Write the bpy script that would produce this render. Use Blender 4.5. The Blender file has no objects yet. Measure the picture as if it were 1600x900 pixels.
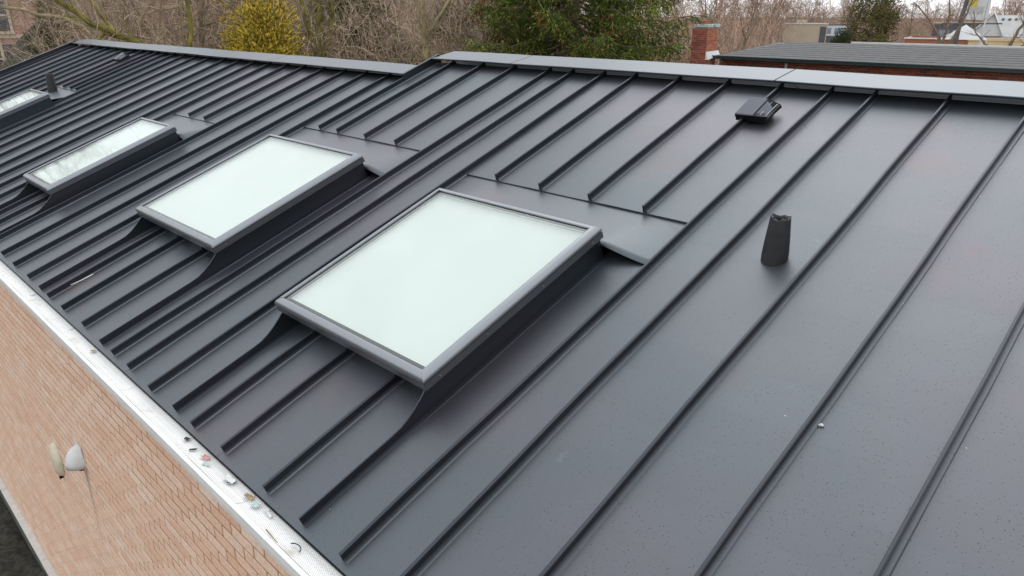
import bpy, bmesh, math, random
import numpy as np
from mathutils import Vector, Matrix

rnd = random.Random(7)
scene = bpy.context.scene
COL = scene.collection
S = 0.42                      # metres per layout unit on the roof
PITCH = 0.35406               # pitch of the metal roof
CP, SP = math.cos(PITCH), math.sin(PITCH)
GZ = -4.4                     # ground level, the eave is at zero

# ---------------------------------------------------------------- camera
cam = bpy.data.cameras.new("camera")
cam.sensor_width = 36.0
cam.lens = 1145.0 / 1600.0 * 36.0
cam.clip_start = 0.05
cam.clip_end = 3000
camo = bpy.data.objects.new("camera", cam)
COL.objects.link(camo)
camo.location = (0.0, -0.940, 1.680)
camo.rotation_euler = (math.radians(90 - 20.686), 0, math.radians(45.06))
scene.camera = camo

# ---------------------------------------------------------------- sky and sun
SUN_DIR = Vector((-0.27, 0.72, 0.82)).normalized()
world = bpy.data.worlds.new("World")
scene.world = world
world.use_nodes = True
wn = world.node_tree
wn.nodes.clear()
out = wn.nodes.new("ShaderNodeOutputWorld")
bg = wn.nodes.new("ShaderNodeBackground")
sky = wn.nodes.new("ShaderNodeTexSky")
sky.sky_type = 'NISHITA'
sky.sun_disc = False
sky.sun_elevation = math.asin(SUN_DIR.z)
sky.sun_rotation = math.atan2(SUN_DIR.x, SUN_DIR.y)
sky.air_density = 1.0
sky.dust_density = 4.0
sky.ozone_density = 1.0
hs = wn.nodes.new("ShaderNodeHueSaturation")
hs.inputs['Saturation'].default_value = 0.10
cloud = wn.nodes.new("ShaderNodeMixRGB")           # a closed, pale cloud layer over the clear sky
cloud.inputs['Fac'].default_value = 0.75
cloud.inputs['Color2'].default_value = (17.0, 17.5, 18.1, 1)
wn.links.new(sky.outputs[0], hs.inputs['Color'])
wn.links.new(hs.outputs[0], cloud.inputs['Color1'])
wn.links.new(cloud.outputs[0], bg.inputs['Color'])
bg.inputs['Strength'].default_value = 0.10
wn.links.new(bg.outputs[0], out.inputs[0])

sun = bpy.data.lights.new("sun", 'SUN')
sun.energy = 0.8
sun.angle = math.radians(50)
sun.color = (1.0, 0.97, 0.93)
suno = bpy.data.objects.new("sun", sun)
COL.objects.link(suno)
suno.rotation_euler = SUN_DIR.to_track_quat('Z', 'Y').to_euler()

vs = scene.view_settings
vs.view_transform = 'Standard'
vs.look = 'None'
vs.exposure = 0.0
vs.gamma = 1.0
vs.use_curve_mapping = False

# ---------------------------------------------------------------- helpers
def R(x, s, h=0.0):
    """roof coordinates (units along the eave, up the slope, off the sheet) to world metres"""
    return Vector((x * S, (s * CP - h * SP) * S, (s * SP + h * CP) * S))

def link(o, parent=None):
    COL.objects.link(o)
    if parent is not None:
        o.parent = parent
    return o

def obj(name, verts, faces, mat, parent=None, smooth=False, bevel=0.0, mats=None, fm=None):
    me = bpy.data.meshes.new(name)
    me.from_pydata([tuple(v) for v in verts], [], faces)
    me.update()
    if mats:
        for m in mats:
            me.materials.append(m)
        if fm is not None:
            me.polygons.foreach_set('material_index', fm)
    elif mat:
        me.materials.append(mat)
    if smooth:
        me.polygons.foreach_set('use_smooth', [True] * len(me.polygons))
    o = bpy.data.objects.new(name, me)
    link(o, parent)
    if bevel > 0:
        b = o.modifiers.new("bevel", 'BEVEL')
        b.width = bevel
        b.segments = 2
        b.limit_method = 'ANGLE'
        b.angle_limit = math.radians(40)
    return o

def npobj(name, V, F, mat, parent=None, smooth=False):
    """V (n,3) array, F (m,k) array of equal sized faces"""
    me = bpy.data.meshes.new(name)
    V = np.asarray(V, np.float32)
    F = np.asarray(F, np.int32)
    m, k = F.shape
    me.vertices.add(len(V))
    me.vertices.foreach_set('co', V.ravel())
    me.loops.add(m * k)
    me.loops.foreach_set('vertex_index', F.ravel())
    me.polygons.add(m)
    me.polygons.foreach_set('loop_start', np.arange(0, m * k, k, dtype=np.int32))
    me.update(calc_edges=True)
    if smooth:
        me.polygons.foreach_set('use_smooth', np.ones(m, bool))
    if mat:
        me.materials.append(mat)
    o = bpy.data.objects.new(name, me)
    return link(o, parent)

def empty(name, loc=(0, 0, 0), rz=0.0):
    o = bpy.data.objects.new(name, None)
    o.location = loc
    o.rotation_euler = (0, 0, rz)
    o.empty_display_size = 0.2
    return link(o)

def tag(o, label=None, cat=None, group=None, kind=None):
    if label: o['label'] = label
    if cat: o['category'] = cat
    if group: o['group'] = group
    if kind: o['kind'] = kind
    return o

BOXF = [(0, 3, 2, 1), (4, 5, 6, 7), (0, 1, 5, 4), (1, 2, 6, 5), (2, 3, 7, 6), (3, 0, 4, 7)]
def boxv(x0, x1, y0, y1, z0, z1, f=None):
    v = [(x0, y0, z0), (x1, y0, z0), (x1, y1, z0), (x0, y1, z0), (x0, y0, z1), (x1, y0, z1), (x1, y1, z1), (x0, y1, z1)]
    return [f(*p) for p in v] if f else [Vector(p) for p in v]

def box(name, x0, x1, y0, y1, z0, z1, mat, parent=None, f=None, bevel=0.0):
    return obj(name, boxv(x0, x1, y0, y1, z0, z1, f), BOXF, mat, parent, bevel=bevel)

class MB:
    """collects pieces that belong to one part"""
    def __init__(self): self.v = []; self.f = []; self.m = []
    def add(self, v, f, m=0):
        b = len(self.v)
        self.v += [Vector(p) for p in v]
        self.f += [tuple(i + b for i in q) for q in f]
        self.m += [m] * len(f)
    def box(self, x0, x1, y0, y1, z0, z1, m=0, f=None): self.add(boxv(x0, x1, y0, y1, z0, z1, f), BOXF, m)
    def tube(self, pts, rad, n=8, m=0, cap=True):
        v, f = tube(pts, rad, n, cap)
        self.add(v, f, m)
    def build(self, name, mats, parent=None, smooth=False, bevel=0.0):
        if not isinstance(mats, (list, tuple)): mats = [mats]
        return obj(name, self.v, self.f, None, parent, smooth, bevel, mats=mats, fm=self.m)

def tube(pts, rad, n=8, cap=True):
    pts = [Vector(p) for p in pts]
    V = []; F = []
    a = None
    for i, p in enumerate(pts):
        d = (pts[min(i + 1, len(pts) - 1)] - pts[max(i - 1, 0)]).normalized()
        if a is None:
            a = d.orthogonal().normalized()
        else:
            a = (a - d * a.dot(d)).normalized()
        b = d.cross(a)
        r = rad[i] if hasattr(rad, '__len__') else rad
        for k in range(n):
            t = 2 * math.pi * k / n
            V.append(p + (a * math.cos(t) + b * math.sin(t)) * r)
    for i in range(len(pts) - 1):
        for k in range(n):
            k2 = (k + 1) % n
            F.append((i * n + k, i * n + k2, (i + 1) * n + k2, (i + 1) * n + k))
    if cap:
        F.append(tuple(range(n - 1, -1, -1)))
        F.append(tuple((len(pts) - 1) * n + k for k in range(n)))
    return V, F

def copy_tree(o, parent=None):
    c = o.copy()
    COL.objects.link(c)
    c.parent = parent
    for ch in list(o.children):
        copy_tree(ch, c)
    return c

# ---------------------------------------------------------------- materials
def nm(name):
    m = bpy.data.materials.new(name)
    m.use_nodes = True
    nt = m.node_tree
    return m, nt, nt.nodes['Principled BSDF'], nt.nodes.new, nt.links.new

def ramp(nt, stops, interp='LINEAR'):
    r = nt.nodes.new('ShaderNodeValToRGB')
    r.color_ramp.interpolation = interp
    el = r.color_ramp.elements
    while len(el) < len(stops): el.new(0.5)
    for e, (p, c) in zip(el, stops):
        e.position = p
        e.color = (*c, 1) if len(c) == 3 else c
    return r

def simple(name, col, rough=0.6, var=0.15, scale=8.0, metal=0.0, bump=0.0, spec=0.5, coords='Object', island=False):
    """plain surface with a two tone noise of its own"""
    m, nt, b, N, L = nm(name)
    tc = N('ShaderNodeTexCoord')
    no = N('ShaderNodeTexNoise')
    no.inputs['Scale'].default_value = scale
    no.inputs['Detail'].default_value = 6
    L(tc.outputs[coords], no.inputs['Vector'])
    lo = tuple(max(0, c * (1 - var)) for c in col)
    hi = tuple(min(1, c * (1 + var)) for c in col)
    r = ramp(nt, [(0.3, lo), (0.7, hi)])
    L(no.outputs['Fac'], r.inputs[0])
    src = r.outputs[0]
    if island:
        g = N('ShaderNodeNewGeometry')
        mx = N('ShaderNodeMixRGB'); mx.blend_type = 'MULTIPLY'; mx.inputs[0].default_value = 1
        rr = ramp(nt, [(0, (0.4, 0.4, 0.4)), (0.6, (0.9, 0.9, 0.9)), (1, (1.7, 1.7, 1.65))])
        L(g.outputs['Random Per Island'], rr.inputs[0])
        L(src, mx.inputs[1]); L(rr.outputs[0], mx.inputs[2])
        src = mx.outputs[0]
    L(src, b.inputs['Base Color'])
    b.inputs['Roughness'].default_value = rough
    b.inputs['Metallic'].default_value = metal
    b.inputs['Specular IOR Level'].default_value = spec
    if bump:
        bp = N('ShaderNodeBump')
        bp.inputs['Strength'].default_value = bump
        bp.inputs['Distance'].default_value = 0.01
        L(no.outputs['Fac'], bp.inputs['Height'])
        L(bp.outputs[0], b.inputs['Normal'])
    return m

def roof_metal(name, base, rough, specks=True, rust=0.0):
    m, nt, b, N, L = nm(name)
    tc = N('ShaderNodeTexCoord')
    big = N('ShaderNodeTexNoise'); big.inputs['Scale'].default_value = 0.9; big.inputs['Detail'].default_value = 3
    L(tc.outputs['Object'], big.inputs['Vector'])
    cr = ramp(nt, [(0.3, (base[0] * 0.86, base[1] * 0.98, base[2] * 0.98)), (0.5, base), (0.72, (base[0] * 1.22, base[1] * 1.05, base[2] * 1.08))])
    L(big.outputs['Fac'], cr.inputs[0])
    src = cr.outputs[0]
    # fine grain of the matt coating
    fine = N('ShaderNodeTexNoise'); fine.inputs['Scale'].default_value = 260; fine.inputs['Detail'].default_value = 2
    L(tc.outputs['Object'], fine.inputs['Vector'])
    rr = N('ShaderNodeMapRange')
    rr.inputs['To Min'].default_value = rough - 0.06
    rr.inputs['To Max'].default_value = rough + 0.08
    mixn = N('ShaderNodeMath'); mixn.operation = 'ADD'
    half = N('ShaderNodeMath'); half.operation = 'MULTIPLY'; half.inputs[1].default_value = 0.5
    L(big.outputs['Fac'], half.inputs[0])
    half2 = N('ShaderNodeMath'); half2.operation = 'MULTIPLY'; half2.inputs[1].default_value = 0.5
    L(fine.outputs['Fac'], half2.inputs[0])
    L(half.outputs[0], mixn.inputs[0]); L(half2.outputs[0], mixn.inputs[1])
    L(mixn.outputs[0], rr.inputs['Value'])
    rsrc = rr.outputs[0]
    if specks:
        # scattered dried drops and grit
        vo = N('ShaderNodeTexVoronoi'); vo.inputs['Scale'].default_value = 125; vo.inputs['Randomness'].default_value = 1
        L(tc.outputs['Object'], vo.inputs['Vector'])
        vc = N('ShaderNodeSeparateColor'); L(vo.outputs['Color'], vc.inputs[0])
        siz = N('ShaderNodeMapRange'); siz.inputs['From Min'].default_value = 0.02; siz.inputs['From Max'].default_value = 1.0
        siz.inputs['To Min'].default_value = 0.0; siz.inputs['To Max'].default_value = 0.22
        L(vc.outputs[0], siz.inputs['Value'])
        lt = N('ShaderNodeMath'); lt.operation = 'LESS_THAN'
        L(vo.outputs['Distance'], lt.inputs[0]); L(siz.outputs[0], lt.inputs[1])
        soft = N('ShaderNodeMath'); soft.operation = 'MULTIPLY'
        pa = N('ShaderNodeTexNoise'); pa.inputs['Scale'].default_value = 7; pa.inputs['Detail'].default_value = 3
        L(tc.outputs['Object'], pa.inputs['Vector'])
        pr_ = ramp(nt, [(0.36, (0.25, 0.25, 0.25)), (0.6, (0.95, 0.95, 0.95))]); L(pa.outputs['Fac'], pr_.inputs[0])
        L(pr_.outputs[0], soft.inputs[1])
        L(lt.outputs[0], soft.inputs[0])
        mx = N('ShaderNodeMixRGB'); mx.inputs[2].default_value = (base[0] * 0.25, base[1] * 0.25, base[2] * 0.3, 1)
        L(soft.outputs[0], mx.inputs[0]); L(src, mx.inputs[1])
        src = mx.outputs[0]
        # pale scuffs
        sc = N('ShaderNodeTexNoise'); sc.inputs['Scale'].default_value = 5.5; sc.inputs['Detail'].default_value = 9; sc.inputs['Roughness'].default_value = 0.72
        L(tc.outputs['Object'], sc.inputs['Vector'])
        sr = ramp(nt, [(0.64, (0, 0, 0)), (0.74, (0.5, 0.5, 0.5))])
        L(sc.outputs['Fac'], sr.inputs[0])
        mx2 = N('ShaderNodeMixRGB'); mx2.inputs[2].default_value = (base[0] * 1.7, base[1] * 1.7, base[2] * 1.6, 1)
        L(sr.outputs[0], mx2.inputs[0]); L(src, mx2.inputs[1])
        src = mx2.outputs[0]
        ro = N('ShaderNodeMath'); ro.operation = 'ADD'
        k = N('ShaderNodeMath'); k.operation = 'MULTIPLY'; k.inputs[1].default_value = 0.35
        L(lt.outputs[0], k.inputs[0]); L(rsrc, ro.inputs[0]); L(k.outputs[0], ro.inputs[1])
        rsrc = ro.outputs[0]
        # sparse white flecks
        wv = N('ShaderNodeTexVoronoi'); wv.inputs['Scale'].default_value = 9; L(tc.outputs['Object'], wv.inputs['Vector'])
        wl = N('ShaderNodeMath'); wl.operation = 'LESS_THAN'; wl.inputs[1].default_value = 0.022; L(wv.outputs['Distance'], wl.inputs[0])
        mxw = N('ShaderNodeMixRGB'); mxw.inputs[2].default_value = (0.34, 0.34, 0.35, 1)
        L(wl.outputs[0], mxw.inputs[0]); L(src, mxw.inputs[1]); src = mxw.outputs[0]
        # thin film of reddish dust in blotches
        du = N('ShaderNodeTexNoise'); du.inputs['Scale'].default_value = 1.7; du.inputs['Detail'].default_value = 4
        mp = N('ShaderNodeMapping'); mp.inputs['Location'].default_value = (3.1, 7.7, 1.3)
        L(tc.outputs['Object'], mp.inputs[0]); L(mp.outputs[0], du.inputs['Vector'])
        dr = ramp(nt, [(0.60, (0, 0, 0)), (0.78, (0.42, 0.42, 0.42))])
        L(du.outputs['Fac'], dr.inputs[0])
        mx3 = N('ShaderNodeMixRGB'); mx3.inputs[2].default_value = (0.16, 0.10, 0.09, 1)
        L(dr.outputs[0], mx3.inputs[0]); L(src, mx3.inputs[1])
        src = mx3.outputs[0]
    L(src, b.inputs['Base Color'])
    L(rsrc, b.inputs['Roughness'])
    b.inputs['Specular IOR Level'].default_value = 0.5
    b.inputs['Metallic'].default_value = 0.9
    b.inputs['Coat Weight'].default_value = 0.32 if specks else 0.0
    b.inputs['Coat Roughness'].default_value = 0.42
    b.inputs['Coat IOR'].default_value = 1.55
    bp = N('ShaderNodeBump'); bp.inputs['Strength'].default_value = 0.06; bp.inputs['Distance'].default_value = 0.002
    L(fine.outputs['Fac'], bp.inputs['Height']); L(bp.outputs[0], b.inputs['Normal'])
    return m

M = {}
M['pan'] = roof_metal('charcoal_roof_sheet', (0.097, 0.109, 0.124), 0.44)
M['seam'] = roof_metal('charcoal_seam', (0.056, 0.062, 0.073), 0.40, specks=False)  # same metal as the sheets, darkened to paint shade on the rib faces
M['cap'] = roof_metal('charcoal_cap', (0.10, 0.115, 0.135), 0.36, specks=False)
M['dark'] = roof_metal('black_flashing', (0.018, 0.020, 0.023), 0.45, specks=False)
M['frame'] = simple('grey_frame_metal', (0.27, 0.285, 0.305), 0.36, 0.025, 12, metal=0.85)
M['skirt'] = simple('shade_toned_skirt_metal', (0.17, 0.178, 0.19), 0.36, 0.03, 12, metal=0.8)  # frame metal toned down, the skirt's dark reflections put into its colour
M['screw'] = simple('screw_steel', (0.10, 0.08, 0.075), 0.4, 0.2, 60)
M['gutter'] = simple('white_gutter_paint', (0.78, 0.78, 0.765), 0.4, 0.06, 12)
M['soil'] = simple('dark_soil', (0.035, 0.032, 0.024), 0.95, 0.7, 14, bump=0.8)
M['plank'] = simple('weathered_plank', (0.15, 0.12, 0.085), 0.85, 0.35, 9)
M['concrete'] = simple('green_grey_concrete', (0.085, 0.085, 0.07), 0.9, 0.4, 5, bump=0.3)
M['ledge'] = simple('pale_ledge', (0.60, 0.59, 0.57), 0.75, 0.1, 25, bump=0.2)
M['white'] = simple('white_plastic', (0.62, 0.63, 0.62), 0.45, 0.08, 20)
M['cream'] = simple('cream_plastic', (0.60, 0.55, 0.42), 0.5, 0.12, 20)
M['teal'] = simple('teal_plastic', (0.40, 0.50, 0.49), 0.4, 0.1, 40)
M['red'] = simple('red_print', (0.50, 0.22, 0.22), 0.5, 0.2, 60)
M['blackp'] = simple('black_tape', (0.015, 0.015, 0.02), 0.45, 0.2, 40)
M['leafdry'] = simple('dry_leaf', (0.30, 0.22, 0.11), 0.8, 0.3, 60)
M['rubber'] = simple('black_lead_boot', (0.014, 0.015, 0.017), 0.55, 0.25, 20, bump=0.25)

def glass_mat():
    m, nt, b, N, L = nm('skylight_glass')
    nt.nodes.remove(b)
    fr = N('ShaderNodeFresnel'); fr.inputs['IOR'].default_value = 1.9
    tr = N('ShaderNodeBsdfTransparent'); tr.inputs['Color'].default_value = (0.962, 0.982, 0.972, 1)
    gl = N('ShaderNodeBsdfGlossy'); gl.inputs['Roughness'].default_value = 0.045; gl.inputs['Color'].default_value = (0.95, 1, 0.98, 1)
    mx = N('ShaderNodeMixShader')
    geo = N('ShaderNodeNewGeometry')
    inv = N('ShaderNodeMath'); inv.operation = 'SUBTRACT'; inv.inputs[0].default_value = 1.0; L(geo.outputs['Backfacing'], inv.inputs[1])
    ff_ = N('ShaderNodeMath'); ff_.operation = 'MULTIPLY'; L(fr.outputs[0], ff_.inputs[0]); L(inv.outputs[0], ff_.inputs[1])
    L(ff_.outputs[0], mx.inputs[0]); L(tr.outputs[0], mx.inputs[1]); L(gl.outputs[0], mx.inputs[2])
    L(mx.outputs[0], nt.nodes['Material Output'].inputs[0])
    return m
M['glass'] = glass_mat()
M['lining'] = simple('white_lining', (0.72, 0.69, 0.68), 0.6, 0.06, 8)
M['undersheet'] = simple('white_undersheet', (0.575, 0.60, 0.585), 0.7, 0.04, 3)

def guard_mat():
    m, nt, b, N, L = nm('perforated_guard')
    tc = N('ShaderNodeTexCoord')
    mp = N('ShaderNodeMapping'); mp.inputs['Rotation'].default_value = (0, 0, math.radians(45)); mp.inputs['Scale'].default_value = (150, 150, 0.0)
    L(tc.outputs['Object'], mp.inputs[0])
    fr = N('ShaderNodeVectorMath'); fr.operation = 'FRACTION'; L(mp.outputs[0], fr.inputs[0])
    sb = N('ShaderNodeVectorMath'); sb.operation = 'SUBTRACT'; sb.inputs[1].default_value = (0.5, 0.5, 0.0); L(fr.outputs[0], sb.inputs[0])
    ln = N('ShaderNodeVectorMath'); ln.operation = 'LENGTH'; L(sb.outputs[0], ln.inputs[0])
    lt = N('ShaderNodeMath'); lt.operation = 'LESS_THAN'; lt.inputs[1].default_value = 0.27; L(ln.outputs['Value'], lt.inputs[0])
    no = N('ShaderNodeTexNoise'); no.inputs['Scale'].default_value = 9; no.inputs['Detail'].default_value = 8; L(tc.outputs['Object'], no.inputs['Vector'])
    rr = ramp(nt, [(0.62, (0.78, 0.78, 0.765)), (0.80, (0.50, 0.47, 0.40))]); L(no.outputs['Fac'], rr.inputs[0])
    mx = N('ShaderNodeMixRGB'); mx.inputs[2].default_value = (0.36, 0.36, 0.35, 1)
    L(lt.outputs[0], mx.inputs[0]); L(rr.outputs[0], mx.inputs[1]); L(mx.outputs[0], b.inputs['Base Color'])
    b.inputs['Roughness'].default_value = 0.5
    return m
M['guard'] = guard_mat()

def brick_mat(name, cols, LB, HB, stain=None, axis='x'):
    """each brick takes its own tone from its place in the bond"""
    m, nt, b, N, L = nm(name)
    g = N('ShaderNodeNewGeometry')
    sp = N('ShaderNodeSeparateXYZ'); L(g.outputs['Position'], sp.inputs[0])
    def math_(op, a, bb=None, c=None):
        n = N('ShaderNodeMath'); n.operation = op
        for i, q in enumerate((a, bb)):
            if q is None: continue
            if isinstance(q, (int, float)): n.inputs[i].default_value = q
            else: L(q, n.inputs[i])
        return n.outputs[0]
    row = math_('FLOOR', math_('DIVIDE', sp.outputs['Z'], HB))
    off = math_('MULTIPLY', math_('FLOORED_MODULO', row, 2), 0.5)
    along = sp.outputs['X'] if axis == 'x' else sp.outputs['Y']
    colm = math_('FLOOR', math_('ADD', math_('DIVIDE', along, LB), off))
    cb = N('ShaderNodeCombineXYZ'); L(row, cb.inputs[0]); L(colm, cb.inputs[1])
    wn_ = N('ShaderNodeTexWhiteNoise'); wn_.noise_dimensions = '3D'; L(cb.outputs[0], wn_.inputs['Vector'])
    r = ramp(nt, [(i / (len(cols) - 1), c) for i, c in enumerate(cols)]); L(wn_.outputs['Value'], r.inputs[0])
    no = N('ShaderNodeTexNoise'); no.inputs['Scale'].default_value = 55; no.inputs['Detail'].default_value = 6; no.inputs['Roughness'].default_value = 0.7
    L(g.outputs['Position'], no.inputs['Vector'])
    mx = N('ShaderNodeMixRGB'); mx.blend_type = 'MULTIPLY'; mx.inputs[0].default_value = 1
    r2 = ramp(nt, [(0.3, (0.80, 0.77, 0.74)), (0.5, (1, 1, 1)), (0.72, (1.18, 1.17, 1.16))]); L(no.outputs['Fac'], r2.inputs[0])
    L(r.outputs[0], mx.inputs[1]); L(r2.outputs[0], mx.inputs[2])
    src = mx.outputs[0]
    if stain:                                  # soot run below an outlet
        sx, sz, sw, sl = stain
        dx = math_('DIVIDE', math_('SUBTRACT', sp.outputs['X'], sx), sw)
        gs = math_('EXPONENT', math_('MULTIPLY', math_('MULTIPLY', dx, dx), -1.0))
        mr = N('ShaderNodeMapRange'); mr.inputs['From Min'].default_value = sz - sl; mr.inputs['From Max'].default_value = sz
        mr.inputs['To Max'].default_value = 0.6; L(sp.outputs['Z'], mr.inputs['Value'])
        fz = math_('MULTIPLY', mr.outputs[0], math_('LESS_THAN', sp.outputs['Z'], sz + 0.02))
        ms = N('ShaderNodeMixRGB'); ms.inputs[2].default_value = (0.10, 0.08, 0.065, 1)
        L(math_('MULTIPLY', gs, fz), ms.inputs[0]); L(src, ms.inputs[1]); src = ms.outputs[0]
    L(src, b.inputs['Base Color'])
    b.inputs['Roughness'].default_value = 0.9
    bp = N('ShaderNodeBump'); bp.inputs['Strength'].default_value = 0.5; bp.inputs['Distance'].default_value = 0.004
    L(no.outputs['Fac'], bp.inputs['Height']); L(bp.outputs[0], b.inputs['Normal'])
    return m
BL, BH = 0.2032, 0.0677
M['brick'] = brick_mat('salmon_brick', [(0.68, 0.43, 0.30), (0.72, 0.49, 0.36), (0.75, 0.55, 0.43), (0.69, 0.45, 0.32), (0.76, 0.58, 0.46)], BL, BH, stain=(-12.36 * S + 0.03, -2.85 * S - 0.09, 0.04, 0.75))
M['mortar'] = simple('tan_mortar', (0.34, 0.20, 0.115), 0.95, 0.2, 40, bump=0.3)

# ---------------------------------------------------------------- terrain
ground_m = simple('winter_ground', (0.07, 0.052, 0.036), 0.95, 0.5, 0.35)
NG = 60
xs = np.linspace(-700, 500, NG); ys = np.linspace(-400, 800, NG)
gx, gy = np.meshgrid(xs, ys, indexing='ij')
V = np.stack([gx, gy, np.full_like(gx, GZ)], -1).reshape(-1, 3)
idx = np.arange(NG * NG).reshape(NG, NG)
F = np.stack([idx[:-1, :-1], idx[1:, :-1], idx[1:, 1:], idx[:-1, 1:]], -1).reshape(-1, 4)
tag(npobj('ground', V, F, ground_m), kind='structure')

HC = np.array([-40.0, 21.5]); HAZ = math.radians(58.5)
HD = np.array([-math.sin(HAZ), math.cos(HAZ)]); HT = np.array([HD[1], -HD[0]])
def hill_z(x, y):
    d = np.stack([np.asarray(x) - HC[0], np.asarray(y) - HC[1]], -1)
    a = d @ HD; t = d @ HT
    a = np.where(a > 0, a / 40.0, a / 15.0)
    return GZ + 8.9 * np.exp(-(a ** 2) - np.abs(t / 13.6) ** 6) - 0.25
def litter_mat():
    m, nt, b, N, L = nm('leaf_litter')
    tc = N('ShaderNodeTexCoord')
    n1 = N('ShaderNodeTexNoise'); n1.inputs['Scale'].default_value = 5; n1.inputs['Detail'].default_value = 10; n1.inputs['Roughness'].default_value = 0.75
    L(tc.outputs['Object'], n1.inputs['Vector'])
    r = ramp(nt, [(0.3, (0.012, 0.014, 0.008)), (0.45, (0.05, 0.042, 0.028)), (0.58, (0.11, 0.085, 0.06)), (0.75, (0.22, 0.165, 0.12))])
    L(n1.outputs['Fac'], r.inputs[0])
    n2 = N('ShaderNodeTexNoise'); n2.inputs['Scale'].default_value = 0.35; n2.inputs['Detail'].default_value = 4
    L(tc.outputs['Object'], n2.inputs['Vector'])
    r2 = ramp(nt, [(0.45, (0, 0, 0)), (0.62, (0.8, 0.8, 0.8))]); L(n2.outputs['Fac'], r2.inputs[0])
    mx = N('ShaderNodeMixRGB'); mx.inputs[2].default_value = (0.03, 0.042, 0.018, 1)
    L(r2.outputs[0], mx.inputs[0]); L(r.outputs[0], mx.inputs[1]); L(mx.outputs[0], b.inputs['Base Color'])
    b.inputs['Roughness'].default_value = 1
    bp = N('ShaderNodeBump'); bp.inputs['Strength'].default_value = 1; bp.inputs['Distance'].default_value = 0.3
    L(n1.outputs['Fac'], bp.inputs['Height']); L(bp.outputs[0], b.inputs['Normal'])
    return m
n = 70
xs = np.linspace(-110, 8, n); ys = np.linspace(-12, 95, n)
gx, gy = np.meshgrid(xs, ys, indexing='ij')
rs = np.random.RandomState(3)
hz = hill_z(gx, gy); hz += np.where(hz > GZ, rs.rand(n, n) * 0.5, 0)
V = np.stack([gx, gy, hz], -1).reshape(-1, 3)
idx = np.arange(n * n).reshape(n, n)
F = np.stack([idx[:-1, :-1], idx[1:, :-1], idx[1:, 1:], idx[:-1, 1:]], -1).reshape(-1, 4)
tag(npobj('hill', V, F, litter_mat(), smooth=True), kind='structure')
def tz(x, y): return float(max(GZ, hill_z(x, y)))

# ================================================================ THE HOUSE
house = empty('house', (-6.0, 3.0, GZ))
tag(house, 'long brick house with charcoal standing seam metal roof and four skylights', 'house')
house.location = (0, 0, 0)

X0, X1 = -34.55, 4.6          # ends of the roof
XSTEP = -12.546                # where the ridge steps up the slope
SL, SR = 7.68, 8.46           # slope length to the ridge lip, left and right part

FULL_R = [4.344, 3.435, 2.576, 1.697, 0.788, -0.091, -0.978, -1.849, -2.722, -3.591, -4.167]
ZONES = [
    dict(x0=-8.036, x1=-4.167, up=[-7.377, -6.547, -5.699, -4.875], s0=5.10, low=[-6.914, -6.253, -5.394], fl=(-7.37, -4.76), fx=(-7.41, -4.70), fs=(1.55, 4.21)),
    dict(x0=-13.172, x1=-9.283, up=[-12.546, -11.940, -11.041, -10.162], s0=5.44, low=[-12.041, -11.344, -10.475], fl=(-12.46, -9.70), fx=(-12.50, -9.64), fs=(1.85, 4.53)),
    dict(x0=-18.334, x1=-15.758, up=[-17.415, -16.597], s0=4.93, low=[-17.223, -16.667], fl=(-17.58, -15.95), fx=(-17.62, -15.89), fs=(1.38, 4.09)),
    dict(x0=-27.880, x1=-25.153, up=[-27.042, -26.314, -25.759], s0=4.93, low=[-26.466, -25.860], fl=(-26.68, -25.07), fx=(-26.72, -25.01), fs=(1.38, 4.09)),
]
BETW = [[-8.738], [-14.021, -14.849], [-19.152, -20.001, -20.880, -21.870, -22.789, -23.658, -24.446], [-28.789, -29.658, -30.517, -31.466, -32.375, -33.426, -34.244]]

roof_deck = box('roof_deck', X0 + 0.03, X1 - 0.03, 0.05, SL + 0.30, -0.20, -0.045, M['dark'], house, f=R)
def top_s(x): return SR if x > XSTEP else SL

# ---- pans: solid sheets with a slight oil-canning
def pan(x0, x1, s0, s1, h0=0.0, th=0.02):
    n = max(4, int((s1 - s0) * 2.2))
    ph = rnd.random() * 9; am = rnd.uniform(0.002, 0.006)
    V = []; F = []
    for i in range(n + 1):
        t = s0 + (s1 - s0) * i / n
        for k in range(5):
            u = k / 4
            hh = h0 + am * math.sin(math.pi * u) * math.sin(t * 1.9 + ph) + 0.002 * math.sin(t * 4.3 + ph * 2 + u * 2)
            V.append(R(x0 + (x1 - x0) * u, t, hh))
    nb = len(V)
    for i in range(n + 1):
        t = s0 + (s1 - s0) * i / n
        for k in range(5):
            V.append(R(x0 + (x1 - x0) * k / 4, t, h0 - th))
    for i in range(n):
        for k in range(4):
            a = i * 5 + k
            F.append((a, a + 1, a + 6, a + 5))
            F.append((nb + a, nb + a + 5, nb + a + 6, nb + a + 1))
    for k in range(4):
        F.append((k, nb + k, nb + k + 1, k + 1))
        a = n * 5 + k
        F.append((a, a + 1, nb + a + 1, nb + a))
    for i in range(n):
        a = i * 5
        F.append((a, a + 5, nb + a + 5, nb + a))
        a = i * 5 + 4
        F.append((a, nb + a, nb + a + 5, a + 5))
    o = obj('roof_panel', V, F, M['pan'], roof_deck)
    return o

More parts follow.
